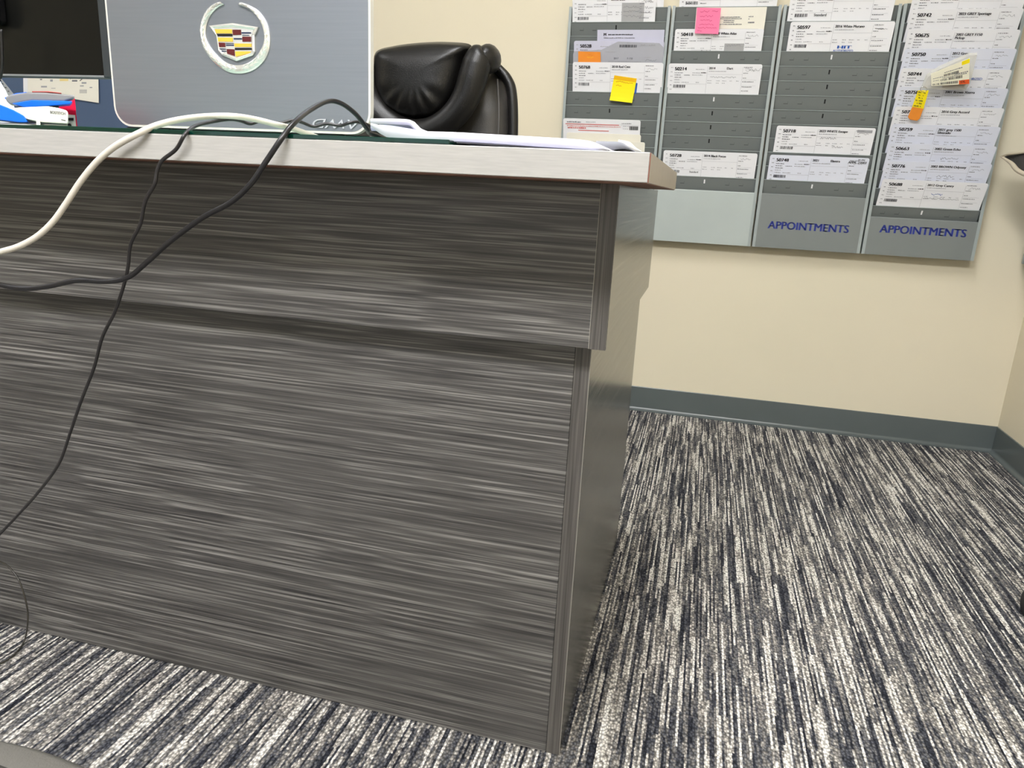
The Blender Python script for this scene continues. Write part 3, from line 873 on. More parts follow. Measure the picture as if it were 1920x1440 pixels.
# blue binder clip mark beside the yellow note
note('paper_tab', [(1192, 155), (1195.5, 156), (1193, 176), (1190, 175)], L3(7), 20, 0.002, 'ink_blue', 'thin blue paper tab beside the yellow sticky note', 'paper tab', curl=0.002)

# yellow and orange key tag hanging in front of the packed rack
kt = thing('key_tag', pt_on(L4(4), 25, -0.004, 1712, 224, 0.004), 'long yellow and orange key tag hanging before the packed rack', 'key tag')
def tag_strip(name, q, m, parent, lift, th=0.003):
    c = [pt_on(L4(4), 25, -0.004, a, b, lift) for a, b in q]
    off = Vector((0, th, 0))
    return MB().prism(c, off).build(name, m, parent, bevel=0.0008, bseg=2)
ys = tag_strip('yellow_sleeve', [(1721, 168), (1741, 168), (1731, 203), (1710, 199)], 'note_yellow', kt, 0.006)
tag_strip('orange_end', [(1710, 199), (1731, 202), (1724, 221), (1719, 225), (1706, 223), (1702, 218)], 'note_orange', kt, 0.006)
pm = MB()
for k in range(6):
    a = pt_on(L4(4), 25, -0.004, 1719 - 1.7 * k + 2, 172 + 5 * k, 0.0075); b = pt_on(L4(4), 25, -0.004, 1735 - 1.9 * k, 174 + 5 * k, 0.0075)
    for s_ in range(7):
        if random.random() < 0.75:
            p, q = a.lerp(b, s_ / 7), a.lerp(b, (s_ + 0.75) / 7); up = Vector((0, 0, random.uniform(0.0015, 0.0032)))
            pm.quad([p, q, q + up, p + up])
pm.build('tag_print', 'ink_black', ys, fix=False)
MB().tube([pt_on(L4(4), 25, -0.004, 1731 + 6 * math.cos(a * math.pi / 8), 166 + 5 * math.sin(a * math.pi / 8), 0.006) for a in range(17)], 0.0008, 6).build('split_ring', 'steel', kt, smooth=True)

# clear bag with a shipping label and a brown part inside
bag = thing('parts_bag', pt_on(L4(5), 25, -0.004, 1780, 162, 0.01), 'clear plastic bag with cream barcode label on the packed rack', 'parts bag')
def bp(px, py, lift): return pt_on(L4(5), 25, -0.004, px, py, lift)
fr = [bp(*q, 0.020) for q in [(1728, 160), (1738, 140), (1760, 125), (1815, 100), (1829, 99), (1824, 120), (1815, 153), (1808, 164), (1765, 164)]]
bk = [bp(*q, 0.008) for q in [(1726, 162), (1736, 138), (1760, 122), (1815, 98), (1831, 97), (1826, 120), (1818, 154), (1808, 166), (1762, 166)]]
cf = sum(fr, Vector()) / len(fr) + Vector((0, -0.006, 0))
m_ = MB(); k = len(fr)
for a in range(k):
    b = (a + 1) % k
    m_.quad([cf, fr[a], fr[b]]); m_.quad([fr[a], bk[a], bk[b], fr[b]])
m_.quad(bk)
m_.build('clear_film', 'bag_clear', bag)
bx_ = [bp(*q, 0.012) for q in [(1765, 152), (1812, 145), (1807, 163), (1766, 163)]]
MB().prism(bx_, (0, 0.006, 0)).build('brown_part', 'kraft', bag, bevel=0.001)
lq = [bp(*q, 0.0285) for q in [(1742, 132), (1814, 103), (1813, 151), (1743, 155)]]
lb = MB().prism(lq, (0, 0.0006, 0)).build('shipping_label', 'label_cream', bag)
LP = lambda u, v, e=0.0004: (lq[0].lerp(lq[1], u)).lerp(lq[3].lerp(lq[2], u), v) + Vector((0, -e, 0))
pm = MB()
def lab_q(u, v, du, dv, mi): pm.quad([LP(u, v), LP(u + du, v), LP(u + du, v + dv), LP(u, v + dv)], mi)
lab_q(0.80, 0.02, 0.20, 0.16, 1); lab_q(0.73, 0.82, 0.27, 0.18, 2)
for u0, v0, l in ((0.33, 0.36, 0.4), (0.46, 0.60, 0.36), (0.24, 0.82, 0.46)):
    xx = u0
    while xx < u0 + l:
        q = random.choice((0.009, 0.014, 0.02)); lab_q(xx, v0, q, 0.13, 0); xx += q + random.choice((0.008, 0.012))
for u0, v0, l in ((0.35, 0.25, 0.45), (0.05, 0.45, 0.25), (0.62, 0.48, 0.3), (0.05, 0.62, 0.12), (0.3, 0.54, 0.6)):
    xx = u0
    while xx < u0 + l:
        q = random.uniform(0.015, 0.05); lab_q(xx, v0, q, 0.04, 3); xx += q + 0.012
for body, u0, v0, l, h in (('CM281', 0.24, 0.73, 0.18, 0.12), ('6B-14B', 0.03, 0.95, 0.18, 0.11), ('DL', 0.78, 0.94, 0.12, 0.10)):
    polys, wd = text_polys(body, 0.02)
    for p in polys: pm.quad([LP(u0 + a / wd * l, v0 - b_ * h, 0.0007) for a, b_ in p], 0)
pm.build('label_print', None, lb, fix=False, mats=['ink_black', 'note_yellow', 'label_orange', 'ink_mid'])

# ------------------------------------------------------------------ rack and envelope on the right-hand wall
t = thing('pocket_rack', (RX, 1.53, RZ0), 'grey metal rack end on the adjoining wall at the picture edge', 'rack', 'wall racks')
xf = RX - 0.040
MB().box(RX - 0.004, RX - 0.0005, 1.375, 1.678, RZ0, RZ1).build('back_plate', 'rack_grey', t)
for a in (1.375, 1.6695):
    m = MB(); m.box(xf - 0.0045, xf - 0.003, a, a + 0.0085, RZ0, RZ1)
    sy = a if a < 1.5 else a + 0.0073
    m.box(xf - 0.003, RX - 0.004, sy, sy + 0.0012, RZ0, RZ1); m.build('side_flange', 'rack_light', t)
m = MB(); m.box(xf - 0.004, xf - 0.0028, 1.3835, 1.6695, RZ0, 0.745); m.box(xf - 0.003, RX - 0.004, 1.377, 1.676, RZ0, RZ0 + 0.0014)
m.build('front_panel', 'rack_grey', t)
ta = math.tan(R(20))
for k in range(1, 14):
    z = 0.748 + 0.0402 * k
    MB().prism([(xf, 1.383, z), (xf + 0.045 * ta, 1.383, z - 0.045), (xf + 0.045 * ta + 0.001, 1.383, z - 0.045), (xf + 0.001, 1.383, z)], (0, 0.287, 0)).build('pocket', 'rack_grey', t)
# cream envelope mouth bulging out of that rack
ev = thing('open_envelope', (0.93, 1.56, 0.84), 'open cream envelope bulging from the rack on the adjoining wall', 'envelope')
tip = at(1876, 293.5, 1.60)
tp = [at(1890, 289, 1.58), at(1910, 286.5, 1.55), Vector((0.972, 1.50, 0.900))]
lo_ = [at(1895, 305, 1.55), at(1920, 326, 1.50), Vector((0.972, 1.42, 0.800))]
up_s = spline([tip] + tp, 6); lo_s = spline([tip] + lo_, 6)
n = min(len(up_s), len(lo_s))
m_ = MB(); m_.tube(up_s[:n], [0.0015 + 0.0025 * min(1, k / 6) for k in range(n)], 8); m_.build('upper_rim', 'envelope_cream', ev, smooth=True)
m_ = MB(); m_.tube(lo_s[:n], [0.0015 + 0.0045 * min(1, k / 8) for k in range(n)], 8); m_.build('lower_rim', 'envelope_cream', ev, smooth=True)
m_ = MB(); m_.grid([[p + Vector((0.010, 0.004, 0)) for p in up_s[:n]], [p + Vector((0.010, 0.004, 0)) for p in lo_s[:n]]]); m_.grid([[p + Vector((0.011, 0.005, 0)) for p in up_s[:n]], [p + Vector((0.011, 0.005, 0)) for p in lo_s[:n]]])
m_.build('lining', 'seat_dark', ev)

# ------------------------------------------------------------------ laptop with badges
LY = 0.100; LT = 0.009      # lid front plane and thickness
lap = thing('laptop', (-0.512, LY + 0.12, GLZ), 'open silver laptop seen from behind with chrome crest badge on its lid', 'laptop')
LX0, LX1 = -0.7005, -0.3240; LZ0, LZ1 = GLZ + 0.0155, GLZ + 0.0155 + 0.245


def rrect(x0, x1, z0, z1, r, y, seg=8, rt=None):
    out = []
    for cx, cz, a0, rr in ((x1, z0, -90, r), (x1, z1, 0, rt or r), (x0, z1, 90, rt or r), (x0, z0, 180, r)):
        ccx = cx - rr if cx == x1 else cx + rr; ccz = cz + rr if cz == z0 else cz - rr
        for k in range(seg + 1):
            a = R(a0 + 90 * k / seg); out.append(Vector((ccx + rr * math.cos(a), y, ccz + rr * math.sin(a))))
    return out


RC = 0.026
MB().prism(rrect(LX0 + 0.0028, LX1 - 0.0028, LZ0 + 0.0028, LZ1 - 0.0028, RC - 0.0028, LY - 0.0004, rt=0.012), (0, 0.004, 0)).build('lid', 'laptop_lid', lap)
ro = rrect(LX0, LX1, LZ0, LZ1, RC, LY, rt=0.014); ri = rrect(LX0 + 0.0028, LX1 - 0.0028, LZ0 + 0.0028, LZ1 - 0.0028, RC - 0.0028, LY, rt=0.012)
m_ = MB(); off = Vector((0, LT, 0)); k = len(ro)
m_.grid([ri, ro, [p + off for p in ro], [p + off for p in ri]], closed=True)
m_.build('lid_rim', 'laptop_rim', lap)
MB().prism(rrect(LX0 + 0.004, LX1 - 0.004, LZ0 + 0.004, LZ1 - 0.004, 0.01, LY + LT - 0.0005), (0, 0.001, 0)).build('screen', 'laptop_screen', lap)
MB().box(LX0 + 0.004, LX1 - 0.004, LY + 0.012, LY + 0.26, GLZ + 0.001, GLZ + 0.016).build('base', 'laptop_dark', lap, bevel=0.003)
for hx in (LX0 + 0.06, LX1 - 0.06):
    MB().cyl((hx - 0.02, LY + 0.008, GLZ + 0.0145), 0.005, 0.005, 0.04, 12, axis='x').build('hinge', 'laptop_dark', lap, smooth=True)
for r_ in range(5):
    for c_ in range(12):
        kx = LX0 + 0.045 + c_ * 0.0240; ky = LY + 0.04 + r_ * 0.020
        MB().box(kx, kx + 0.0205, ky, ky + 0.0165, GLZ + 0.016, GLZ + 0.0175).build('key', 'laptop_screen', lap)

# crest badge: open laurel ring and shield
BY = LY - 0.0005
crest = thing('crest_badge', at(441, 70, BY), 'chrome laurel ring badge with coloured shield stuck on the laptop lid', 'badge')
def bpnt(zx, zy, lift): return at(360 + zx / 10.2875, zy / 10.2875, BY) + Vector((0, -lift, 0))
outer = [(560, 32), (440, 75), (330, 160), (240, 280), (190, 420), (163, 560), (175, 700), (215, 880), (290, 1020), (380, 1140), (490, 1250), (610, 1340), (740, 1400), (890, 1422),
         (1040, 1410), (1180, 1360), (1300, 1280), (1400, 1170), (1470, 1040), (1505, 900), (1512, 740), (1490, 580), (1440, 430), (1360, 300), (1260, 190), (1120, 105), (965, 48)]
inner = [(630, 90), (540, 130), (440, 210), (350, 330), (300, 450), (275, 580), (275, 690), (305, 810), (370, 930), (450, 1030), (545, 1120), (650, 1195), (770, 1245), (890, 1262),
         (1010, 1245), (1120, 1200), (1215, 1130), (1295, 1040), (1355, 930), (1395, 820), (1405, 700), (1385, 580), (1345, 460), (1275, 340), (1180, 235), (1060, 155), (905, 105)]
sp2 = lambda pts, n_: [(v.x, v.y) for v in spline([Vector((a, b, 0)) for a, b in pts], n_)]
oo = sp2(outer, 4); ii = sp2(inner, 4)
m_ = MB(); rows = []
for (a, b), (c, d) in zip(oo, ii):
    mx_, my_ = (a + c) / 2, (b + d) / 2
    rows.append([bpnt(a, b, 0.0), bpnt(a, b, 0.0014), bpnt(a * 0.75 + c * 0.25, b * 0.75 + d * 0.25, 0.0028), bpnt(mx_, my_, 0.0033), bpnt(a * 0.25 + c * 0.75, b * 0.25 + d * 0.75, 0.0028), bpnt(c, d, 0.0014), bpnt(c, d, 0.0)])
m_.grid(rows)
m_.build('laurel_ring', 'chrome', crest, smooth=False)
# leaves: raised facets overlapping along each arm
m_ = MB(); n = len(oo)
idx = list(range(4, n - 4, 3))
for q in idx:
    arm = 1 if q < n / 2 else -1       # leaves point up the arms towards the opening
    q2 = max(0, min(n - 1, q - arm * 5))
    for side in (0.18, 0.82):
        lerp2 = lambda t_, s_: (oo[t_][0] * (1 - s_) + ii[t_][0] * s_, oo[t_][1] * (1 - s_) + ii[t_][1] * s_)
        base = lerp2(q, 0.5); tipp = lerp2(q2, side); md = max(0, min(n - 1, q - arm * 2))
        s1 = lerp2(md, side * 0.55 + 0.02); s2 = lerp2(md, side * 0.55 + 0.43)
        A, B_, S1, S2 = bpnt(*base, 0.0034), bpnt(*tipp, 0.0030), bpnt(*s1, 0.0024), bpnt(*s2, 0.0024)
        mid = bpnt((base[0] + tipp[0]) / 2, (base[1] + tipp[1]) / 2, 0.0046)
        m_.quad([A, S1, mid]); m_.quad([S1, B_, mid]); m_.quad([B_, S2, mid]); m_.quad([S2, A, mid])
m_.build('laurel_leaf', 'chrome', crest)['kind'] = 'stuff'
sh_o = [(350, 505), (800, 452), (1298, 530), (1225, 690), (1232, 1000), (1190, 1075), (880, 1185), (600, 1070), (530, 985), (490, 690)]
sh_i = [(440, 555), (800, 530), (1205, 580), (1165, 690), (1170, 985), (1140, 1020), (872, 1115), (640, 1020), (560, 960), (515, 690)]
m_ = MB(); m_.grid([[bpnt(a, b, 0) for a, b in sh_o], [bpnt(a, b, 0.0024) for a, b in sh_o], [bpnt(a * .5 + c * .5, b * .5 + d * .5, 0.0034) for (a, b), (c, d) in zip(sh_o, sh_i)], [bpnt(a, b, 0.0020) for a, b in sh_i]], closed=True)
m_.quad([bpnt(a, b, 0.0018) for a, b in sh_i])
m_.build('shield', 'chrome', crest)
cells = [('gold', [(462, 572), (792, 572), (796, 655), (490, 650)]), ('black', [(494, 662), (796, 662), (800, 708), (500, 706)]), ('gold', [(505, 730), (806, 735), (808, 812), (516, 805)]),
         ('red', [(806, 580), (962, 580), (970, 680), (810, 684)]), ('navy', [(978, 628), (1155, 630), (1155, 655), (980, 655)]), ('navy', [(990, 680), (1120, 682), (1120, 694), (990, 692)]),
         ('navy', [(826, 742), (980, 742), (982, 768), (828, 768)]), ('red', [(990, 712), (1155, 714), (1158, 812), (995, 812)]),
         ('red', [(522, 828), (658, 832), (664, 914), (532, 912)]), ('navy', [(672, 836), (822, 840), (824, 852), (674, 850)]), ('navy', [(676, 866), (824, 868), (826, 890), (678, 888)]),
         ('navy', [(545, 942), (672, 946), (676, 962), (552, 960)]), ('navy', [(560, 982), (680, 984), (682, 1002), (580, 1002)]), ('red', [(690, 952), (838, 958), (846, 1090), (700, 1040)]),
         ('gold', [(838, 845), (1162, 848), (1164, 912), (842, 910)]), ('black', [(846, 930), (1166, 930), (1168, 970), (850, 970)]), ('gold', [(852, 998), (1160, 996), (1130, 1035), (866, 1100)])]
for nm, q in cells:
    fq = [bpnt(a, b, 0.0019) for a, b in q]
    MB().prism(fq, (0, -0.0006, 0)).build('enamel_cell', 'badge_' + nm, crest)

# drive-letter badge, upside down at the lower corner of the lid
polys, wd = text_polys('AWD', 0.0, 0.25)
aw = MB(); x_r, z_t = at(677, 229, BY).x, at(600, 223, BY).z
wid = at(677, 229, BY).x - at(587, 229, BY).x; hh = 0.0115
for p in polys:
    aw.prism([(x_r - a / wd * wid, BY - 0.0016, z_t - b * hh) for a, b in p], (0, 0.0016, 0))
o = aw.build('letter_badge', 'badge_silver', origin=(x_r - wid / 2, BY, z_t - hh))
tag(o, 'silver letter badge stuck upside down low on the laptop lid', 'badge')

# ------------------------------------------------------------------ black monitor further back
MY = 0.33
mb0 = at(0, 142, MY).z; mxr = at(211.5, 142, MY).x
mon = thing('monitor', (mxr - 0.28, MY + 0.03, GLZ), 'glossy black monitor seen from behind beside the laptop', 'monitor')
mxl = mxr - 0.56
MB().box(mxl, mxr - 0.004, MY, MY + 0.022, mb0 + 0.001, mb0 + 0.335).build('housing', 'monitor_black', mon, bevel=0.003)
MB().box(mxr - 0.0175, mxr, MY - 0.0015, MY + 0.024, mb0, mb0 + 0.336).build('side_bezel', 'monitor_edge', mon, bevel=0.002)
MB().box(mxl, mxr - 0.017, MY - 0.0015, MY + 0.024, mb0, mb0 + 0.003).build('bottom_highlight', 'grey_plastic', mon)  # grey strip paints the highlight along the lower edge
MB().box(mxr - 0.40, mxr - 0.205, MY - 0.03, MY, mb0 + 0.08, mb0 + 0.26).build('rear_cover', 'badge_black', mon, bevel=0.006)
MB().box(mxl + 0.02, mxr - 0.02, MY + 0.0222, MY + 0.0232, mb0 + 0.02, mb0 + 0.32).build('screen', 'laptop_screen', mon)
MB().box(mxr - 0.325, mxr - 0.275, MY - 0.02, MY - 0.003, GLZ + 0.008, mb0 + 0.12).build('stand_neck', 'black_plastic', mon, bevel=0.003)
MB().box(mxr - 0.40, mxr - 0.24, MY - 0.11, MY + 0.055, GLZ + 0.0005, GLZ + 0.010).build('stand_foot', 'black_plastic', mon, bevel=0.003)
m_ = MB().tube(spline([at(2, 55, MY - 0.045), at(4, 95, MY - 0.045), at(4, 125, MY - 0.045), at(0, 148, MY - 0.045), at(-10, 165, MY - 0.045), at(-25, 215, MY - 0.045)], 8), 0.0022, 8)
tag(m_.build('monitor_cable', 'cable_black', smooth=True, origin=at(0, 148, MY - 0.045)), 'short dark cable hanging in front of the black monitor', 'cable')

# sheet pinned to the blue wall
BW = WY - 0.012
def pinned(name, q, yy, m, label):
    c = [at(a, b, yy) for a, b in q]
    o = MB().prism(c, (0, 0.001, 0)).build(name, m, origin=c[2]); return tag(o, label, 'paper', 'sheets on the blue wall')
ps = pinned('pinned_sheet', [(51, 60), (183, 60), (185, 193), (128, 184), (52, 172)], BW - 0.006, 'paper_cream', 'cream sheet with faint print pinned on the blue wall')
pinned('pinned_sheet', [(42, 60), (70, 60), (72, 178), (44, 177)], BW - 0.003, 'paper_white', 'white sheet edge behind the cream sheet on the blue wall')
pm = MB(); yy = BW - 0.0066
def wq(x0, y0, x1, y1, mi): pm.quad([at(x0, y0, yy), at(x1, y0, yy), at(x1, y1, yy), at(x0, y1, yy)], mi)
for x0, y0, l, hh, mi in ((75, 148, 4, 2, 1), (94, 149, 5, 4, 0), (77, 161, 11, 3, 0), (135, 150, 10, 3, 1), (153, 154, 9, 3, 0), (150, 160, 7, 2, 0), (168, 163, 5, 2, 0), (96, 165, 8, 1, 0)):
    wq(x0, y0, x0 + l, y0 + hh, mi)
for k in range(6): wq(149, 168 + k * 1.2, 163, 168.5 + k * 1.2, 0)
wq(112, 145, 128, 152, 3)
for a in ((131, 148, 134, 144.5), (149, 151.5, 157, 144.5), (136, 147, 140, 144)):
    pm.quad([at(a[0], a[1], yy), at(a[2], a[3], yy), at(a[2] + 1, a[3] + 0.8, yy), at(a[0] + 1, a[1] + 0.8, yy)], 2)
pm.build('faint_print', None, ps, fix=False, mats=['ink_grey', 'ink_mid', 'ink_black', 'yellow_mark'])

# ------------------------------------------------------------------ staplers, staple box, notebook on the glass
def slab(pts, y0, y1):
    m = MB(); m.prism([at(a, b, y0) for a, b in pts], (0, y1 - y0, 0)); return m


SY = -0.060
st = thing('stapler', Vector((at(60, 230, SY).x, SY + 0.015, GLZ)), 'white and blue stapler with dark lettering near the glass edge', 'stapler')
zb_ = GLZ + 0.0006
def spts(pts, y=SY):      # outline in pixels at depth y; anything below the glass is set on it
    out = []
    for a, b in pts:
        p = at(a, b, y); p.z = max(p.z, zb_); out.append(p)
    return out
def spart(name, pts, m, y0, y1, par=st, bev=0.0012):
    d_ = ray(128, 215); mm = MB(); mm.prism(spts(pts, y0), (d_.x / d_.y * (y1 - y0), y1 - y0, 0)); return mm.build(name, m, par, bevel=bev, bseg=2)
bo = spart('body', [(-60, 172), (0, 180), (18, 203), (40, 201), (90, 199), (112, 203), (125, 207), (128, 212), (127.5, 228), (126, 232), (76, 229), (49, 223), (0, 223), (-60, 223)], 'white_plastic', SY, SY + 0.022)
spart('blue_grip', [(-60, 185), (0, 196), (25, 206), (45, 217), (52, 229), (35, 229), (0, 225), (-60, 220)], 'blue_plastic', SY - 0.003, SY + 0.025)
spart('base_plate', [(-60, 229), (40, 230), (127, 234), (128, 240), (-60, 240)], 'steel', SY + 0.002, SY + 0.02, bev=0.0006)
spart('magazine', [(68, 225), (75, 225), (76, 236), (68, 236)], 'white_plastic', SY - 0.001, SY + 0.021, bev=0.0004)
spart('nose_slot', [(114, 223.5), (123, 225.5), (123, 227), (115, 225)], 'slot_dark', SY - 0.0006, SY + 0.001, bev=0)
polys, wd = text_polys('BOSTITCH', 0.02)
A_, B_ = at(95.5, 213, SY), at(123.5, 216, SY)
pm = MB()
for p in polys: pm.quad([A_.lerp(B_, a / wd) + Vector((0, -0.0007, b * 0.0032)) for a, b in p])
pm.build('lettering', 'ink_black', bo, fix=False)

S2 = -0.005
st2 = thing('stapler', Vector((at(80, 200, S2).x, S2 + 0.01, GLZ)), 'grey and blue long-arm stapler lying behind the lettered one', 'stapler')
spart('top_arm', [(10, 182), (18, 178), (35, 175), (52, 173), (85, 173.5), (125, 177), (140, 178), (139, 184), (120, 190), (60, 189), (20, 196), (12, 190)], 'grey_plastic', S2, S2 + 0.02, st2, 0.002)
spart('blue_cover', [(22, 194), (60, 187.5), (110, 189), (136, 189.5), (132, 195), (110, 197), (48, 202)], 'blue_plastic', S2 - 0.002, S2 + 0.022, st2, 0.001)
spart('lever', [(8, 183), (30, 174.5), (50, 172.5), (50, 174.5), (35, 178), (12, 188)], 'blue_plastic', S2 + 0.003, S2 + 0.018, st2, 0.0006)
spart('rubber_foot', [(30, 200), (110, 197), (112, 236), (30, 236)], 'laptop_dark', S2 + 0.003, S2 + 0.018, st2, 0.001)
spart('red_stripe', [(60, 171), (90, 171), (115, 174), (115, 175), (90, 172.5), (60, 172.5)], 'ink_red', S2 + 0.004, S2 + 0.016, st2, 0)

S3 = 0.030
bx_ = thing('staple_box', Vector((at(120, 215, S3).x, S3 + 0.02, GLZ)), 'small red and white staple box behind the staplers', 'box')
rb = spart('red_top', [(95, 195), (140, 184), (142, 200), (143, 216), (112, 214), (95, 212)], 'red_card', S3, S3 + 0.04, bx_, 0.0005)
spart('white_base', [(95, 212), (112, 214), (141, 215.5), (143.5, 240), (95, 240)], 'white_card', S3, S3 + 0.039, bx_, 0.0005)
spart('red_edge', [(141, 215), (143, 215.5), (145.5, 240), (143.2, 240)], 'red_card', S3 - 0.0008, S3 + 0.04, bx_, 0)
spart('black_print', [(128, 221), (138, 221), (138, 226), (128, 226)], 'ink_black', S3 - 0.0009, S3 + 0.001, bx_, 0)
spart('black_dot', [(127, 232), (131, 231), (134, 234), (134, 240), (127, 240)], 'ink_black', S3 - 0.0009, S3 + 0.001, bx_, 0)

NY = 0.10
nb = thing('spiral_notebook', Vector((at(-5, 200, NY).x, NY + 0.01, GLZ)), 'white notebook with grey punched strip at the picture edge', 'notebook')
spart('pages', [(-40, 130), (0, 152), (16, 178), (26, 200), (30, 240), (-40, 240)], 'paper_white', NY, NY + 0.012, nb, 0.0005)
spart('punched_strip', [(1, 148), (4, 149), (27, 178), (24, 180), (15, 179)], 'grey_plastic', NY - 0.001, NY + 0.013, nb, 0.0003)
for a, b in ((3, 156), (8.5, 163), (14, 170)):
    spart('binding_hole', [(a, b), (a + 3.2, b + 0.6), (a + 3.6, b + 2.2), (a + 0.8, b + 1.6)], 'slot_dark', NY - 0.0016, NY - 0.0006, nb, 0)

# ------------------------------------------------------------------ loose papers at the worktop corner
def ribbon_sheet(name, edge, m, label, y_in, z_in, cat='paper', th=0.0004, drop=0.004):
    """a sheet lying towards the viewer: its near edge is bent over; EDGE: crest of the bend, DROP: how far the edge hangs below it"""
    e = spline(edge, 6); n_e = len(e)
    prof = [(1.0, 0.0, 'i'), (0.55, 0.25, 'i'), (0.25, 0.8, 'i'), (0.10, 0.98, 'i'), (0.0, 1.0, 'c'), (0.0, 0.93, 'd'), (0.0, 0.7, 'd'), (0.0, 0.35, 'd'), (0.0, 0.0, 'd')]
    fy = {0.93: -0.0016, 0.7: -0.0030, 0.35: -0.0030, 0.0: -0.0012}
    rows = []
    for t_, f_, k_ in prof:
        r_ = []
        for q, p in enumerate(e):
            dr = drop(q / (n_e - 1)) if callable(drop) else drop
            if k_ == 'd': r_.append(Vector((p.x, p.y + fy[f_], p.z - dr * (1 - f_))))
            else: r_.append(Vector((p.x, p.y + (y_in - p.y) * t_, z_in + (p.z - z_in) * f_)))
        rows.append(r_)
    m_ = MB(); m_.grid(rows); lo2 = [[p + Vector((0, th, -th)) for p in r_] for r_ in rows]; m_.grid(lo2)
    for k in (0, -1):
        m_.grid([rows[k], lo2[k]]); m_.grid([[r_[k] for r_ in rows], [r_[k] for r_ in lo2]])
    me = m_.mesh(name)
    o = link(name, me, m, origin=(sum((p.x for p in e)) / len(e), y_in, z_in), smooth=True)
    return tag(o, label, cat, 'loose papers on the desk')


PY = -0.100
ribbon_sheet('loose_sheet', [at(697, 231, PY + 0.03), at(720, 236, PY + 0.012), at(760, 241, PY), at(800, 246, PY), at(850, 247.5, PY), at(930, 252, PY), at(1020, 257, PY), at(1090, 262, PY), at(1118, 268, PY), at(1140, 280, PY)],
             'thin_white', 'long white sheet with its near edge bent over on the worktop', 0.10, GLZ + 0.003, drop=lambda f: 0.0095 * min(1, f * 5 + 0.35) * (1 if f < 0.85 else max(0.1, (1 - f) / 0.15)))
ribbon_sheet('loose_sheet', [at(850, 264, PY - 0.006), at(900, 266.5, PY - 0.008), at(960, 270.5, PY - 0.008), at(1010, 274, PY - 0.008), at(1060, 277, PY - 0.01), at(1120, 281, PY - 0.01)],
             'thin_shaded', 'sheet in painted lilac shade lying flat below the long white sheet', 0.12, TOPZ + 0.0012, drop=0.0006)
ribbon_sheet('loose_sheet', [at(696, 222, 0.045), at(735, 222.5, 0.045), at(766, 224, 0.045), at(775, 230, 0.045), at(784, 239, 0.045), at(800, 246, 0.04)],
             'thin_white', 'small white sheet standing up between laptop and long sheet', 0.14, GLZ + 0.004, drop=0.006)
ribbon_sheet('loose_sheet', [at(697, 234, 0.0), at(730, 235, 0.0), at(780, 243, 0.0), at(830, 251, 0.0)], 'thin_shaded', 'sheet end in painted lilac shade, nearest the laptop corner', 0.13, GLZ + 0.003, drop=0.006)
ribbon_sheet('grey_folder', [at(1118, 264.5, -0.045), at(1140, 265, -0.045), at(1164, 266.5, -0.045), at(1176, 273, -0.045), at(1190, 284, -0.045)], 'folder_grey', 'grey folder corner showing at the right end of the papers', 0.12, TOPZ + 0.006, cat='folder', drop=lambda f: 0.012 * max(0.02, 1 - f))
ribbon_sheet('loose_sheet', [at(1160, 262, 0.03), at(1180, 266, 0.02), at(1190, 275, 0.0), at(1203, 284, -0.02)], 'thin_cream', 'cream sheet corner beyond the grey folder', 0.14, TOPZ + 0.004, drop=lambda f: 0.014 * max(0.02, 1 - f))

# ------------------------------------------------------------------ cables
def cable(name, pts, rad, m, label):
    p3 = []
    for q in pts:
        p3.append(q if isinstance(q, Vector) else at(*q))
    o = MB().tube(spline(p3, 10), rad, 10).build(name, m, origin=p3[len(p3) // 2], smooth=True)
    return tag(o, label, 'cable')


cable('power_cable', [Vector((-0.255, 0.26, GLZ + 0.004)), Vector((-0.285, 0.16, GLZ + 0.004)), (700, 252, 0.08), (688, 241, 0.055), (668, 215, 0.03), (640, 194, 0.01), (614, 190, -0.01), (580, 207, -0.06), (552, 230, -0.11), (530, 257, -0.128), (500, 301, -0.134), (470, 345, -0.138), (432, 380, -0.14),
                      (380, 408, -0.14), (320, 452, -0.142), (275, 492, -0.144), (240, 520, -0.146), (200, 528, -0.148), (145, 526, -0.15), (90, 537, -0.152), (40, 541, -0.154), (-10, 531, -0.156), (-60, 512, -0.16), Vector((-0.84, -0.165, 0.58)), Vector((-0.95, -0.17, 0.40)), Vector((-1.03, -0.17, 0.12)), Vector((-1.10, -0.17, 0.004)), Vector((-1.4, -0.2, 0.004))],
      0.0027, 'cable_black', 'thick black cable arching off the worktop and swinging down to the left')
cable('network_cable', [Vector((-0.265, 0.30, GLZ + 0.004)), Vector((-0.298, 0.16, GLZ + 0.004)), Vector((-0.318, 0.085, GLZ + 0.004)), Vector((-0.36, 0.075, GLZ + 0.004)), (545, 240, 0.02), (520, 234, -0.01), (480, 224, -0.03), (440, 218, -0.05), (400, 217.5, -0.06), (350, 222, -0.085), (300, 233, -0.112), (262, 249, -0.1285), (215, 275, -0.132), (180, 305, -0.134), (150, 342, -0.136), (125, 380, -0.138),
                        (100, 415, -0.14), (70, 443, -0.142), (35, 462, -0.144), (-5, 474, -0.146), (-60, 492, -0.15), Vector((-0.86, -0.155, 0.58)), Vector((-0.98, -0.15, 0.36)), Vector((-1.06, -0.14, 0.10)), Vector((-1.16, -0.13, 0.0045)), Vector((-1.5, -0.13, 0.0045))], 0.0032, 'cable_white', 'thick white cable looping over the worktop edge')
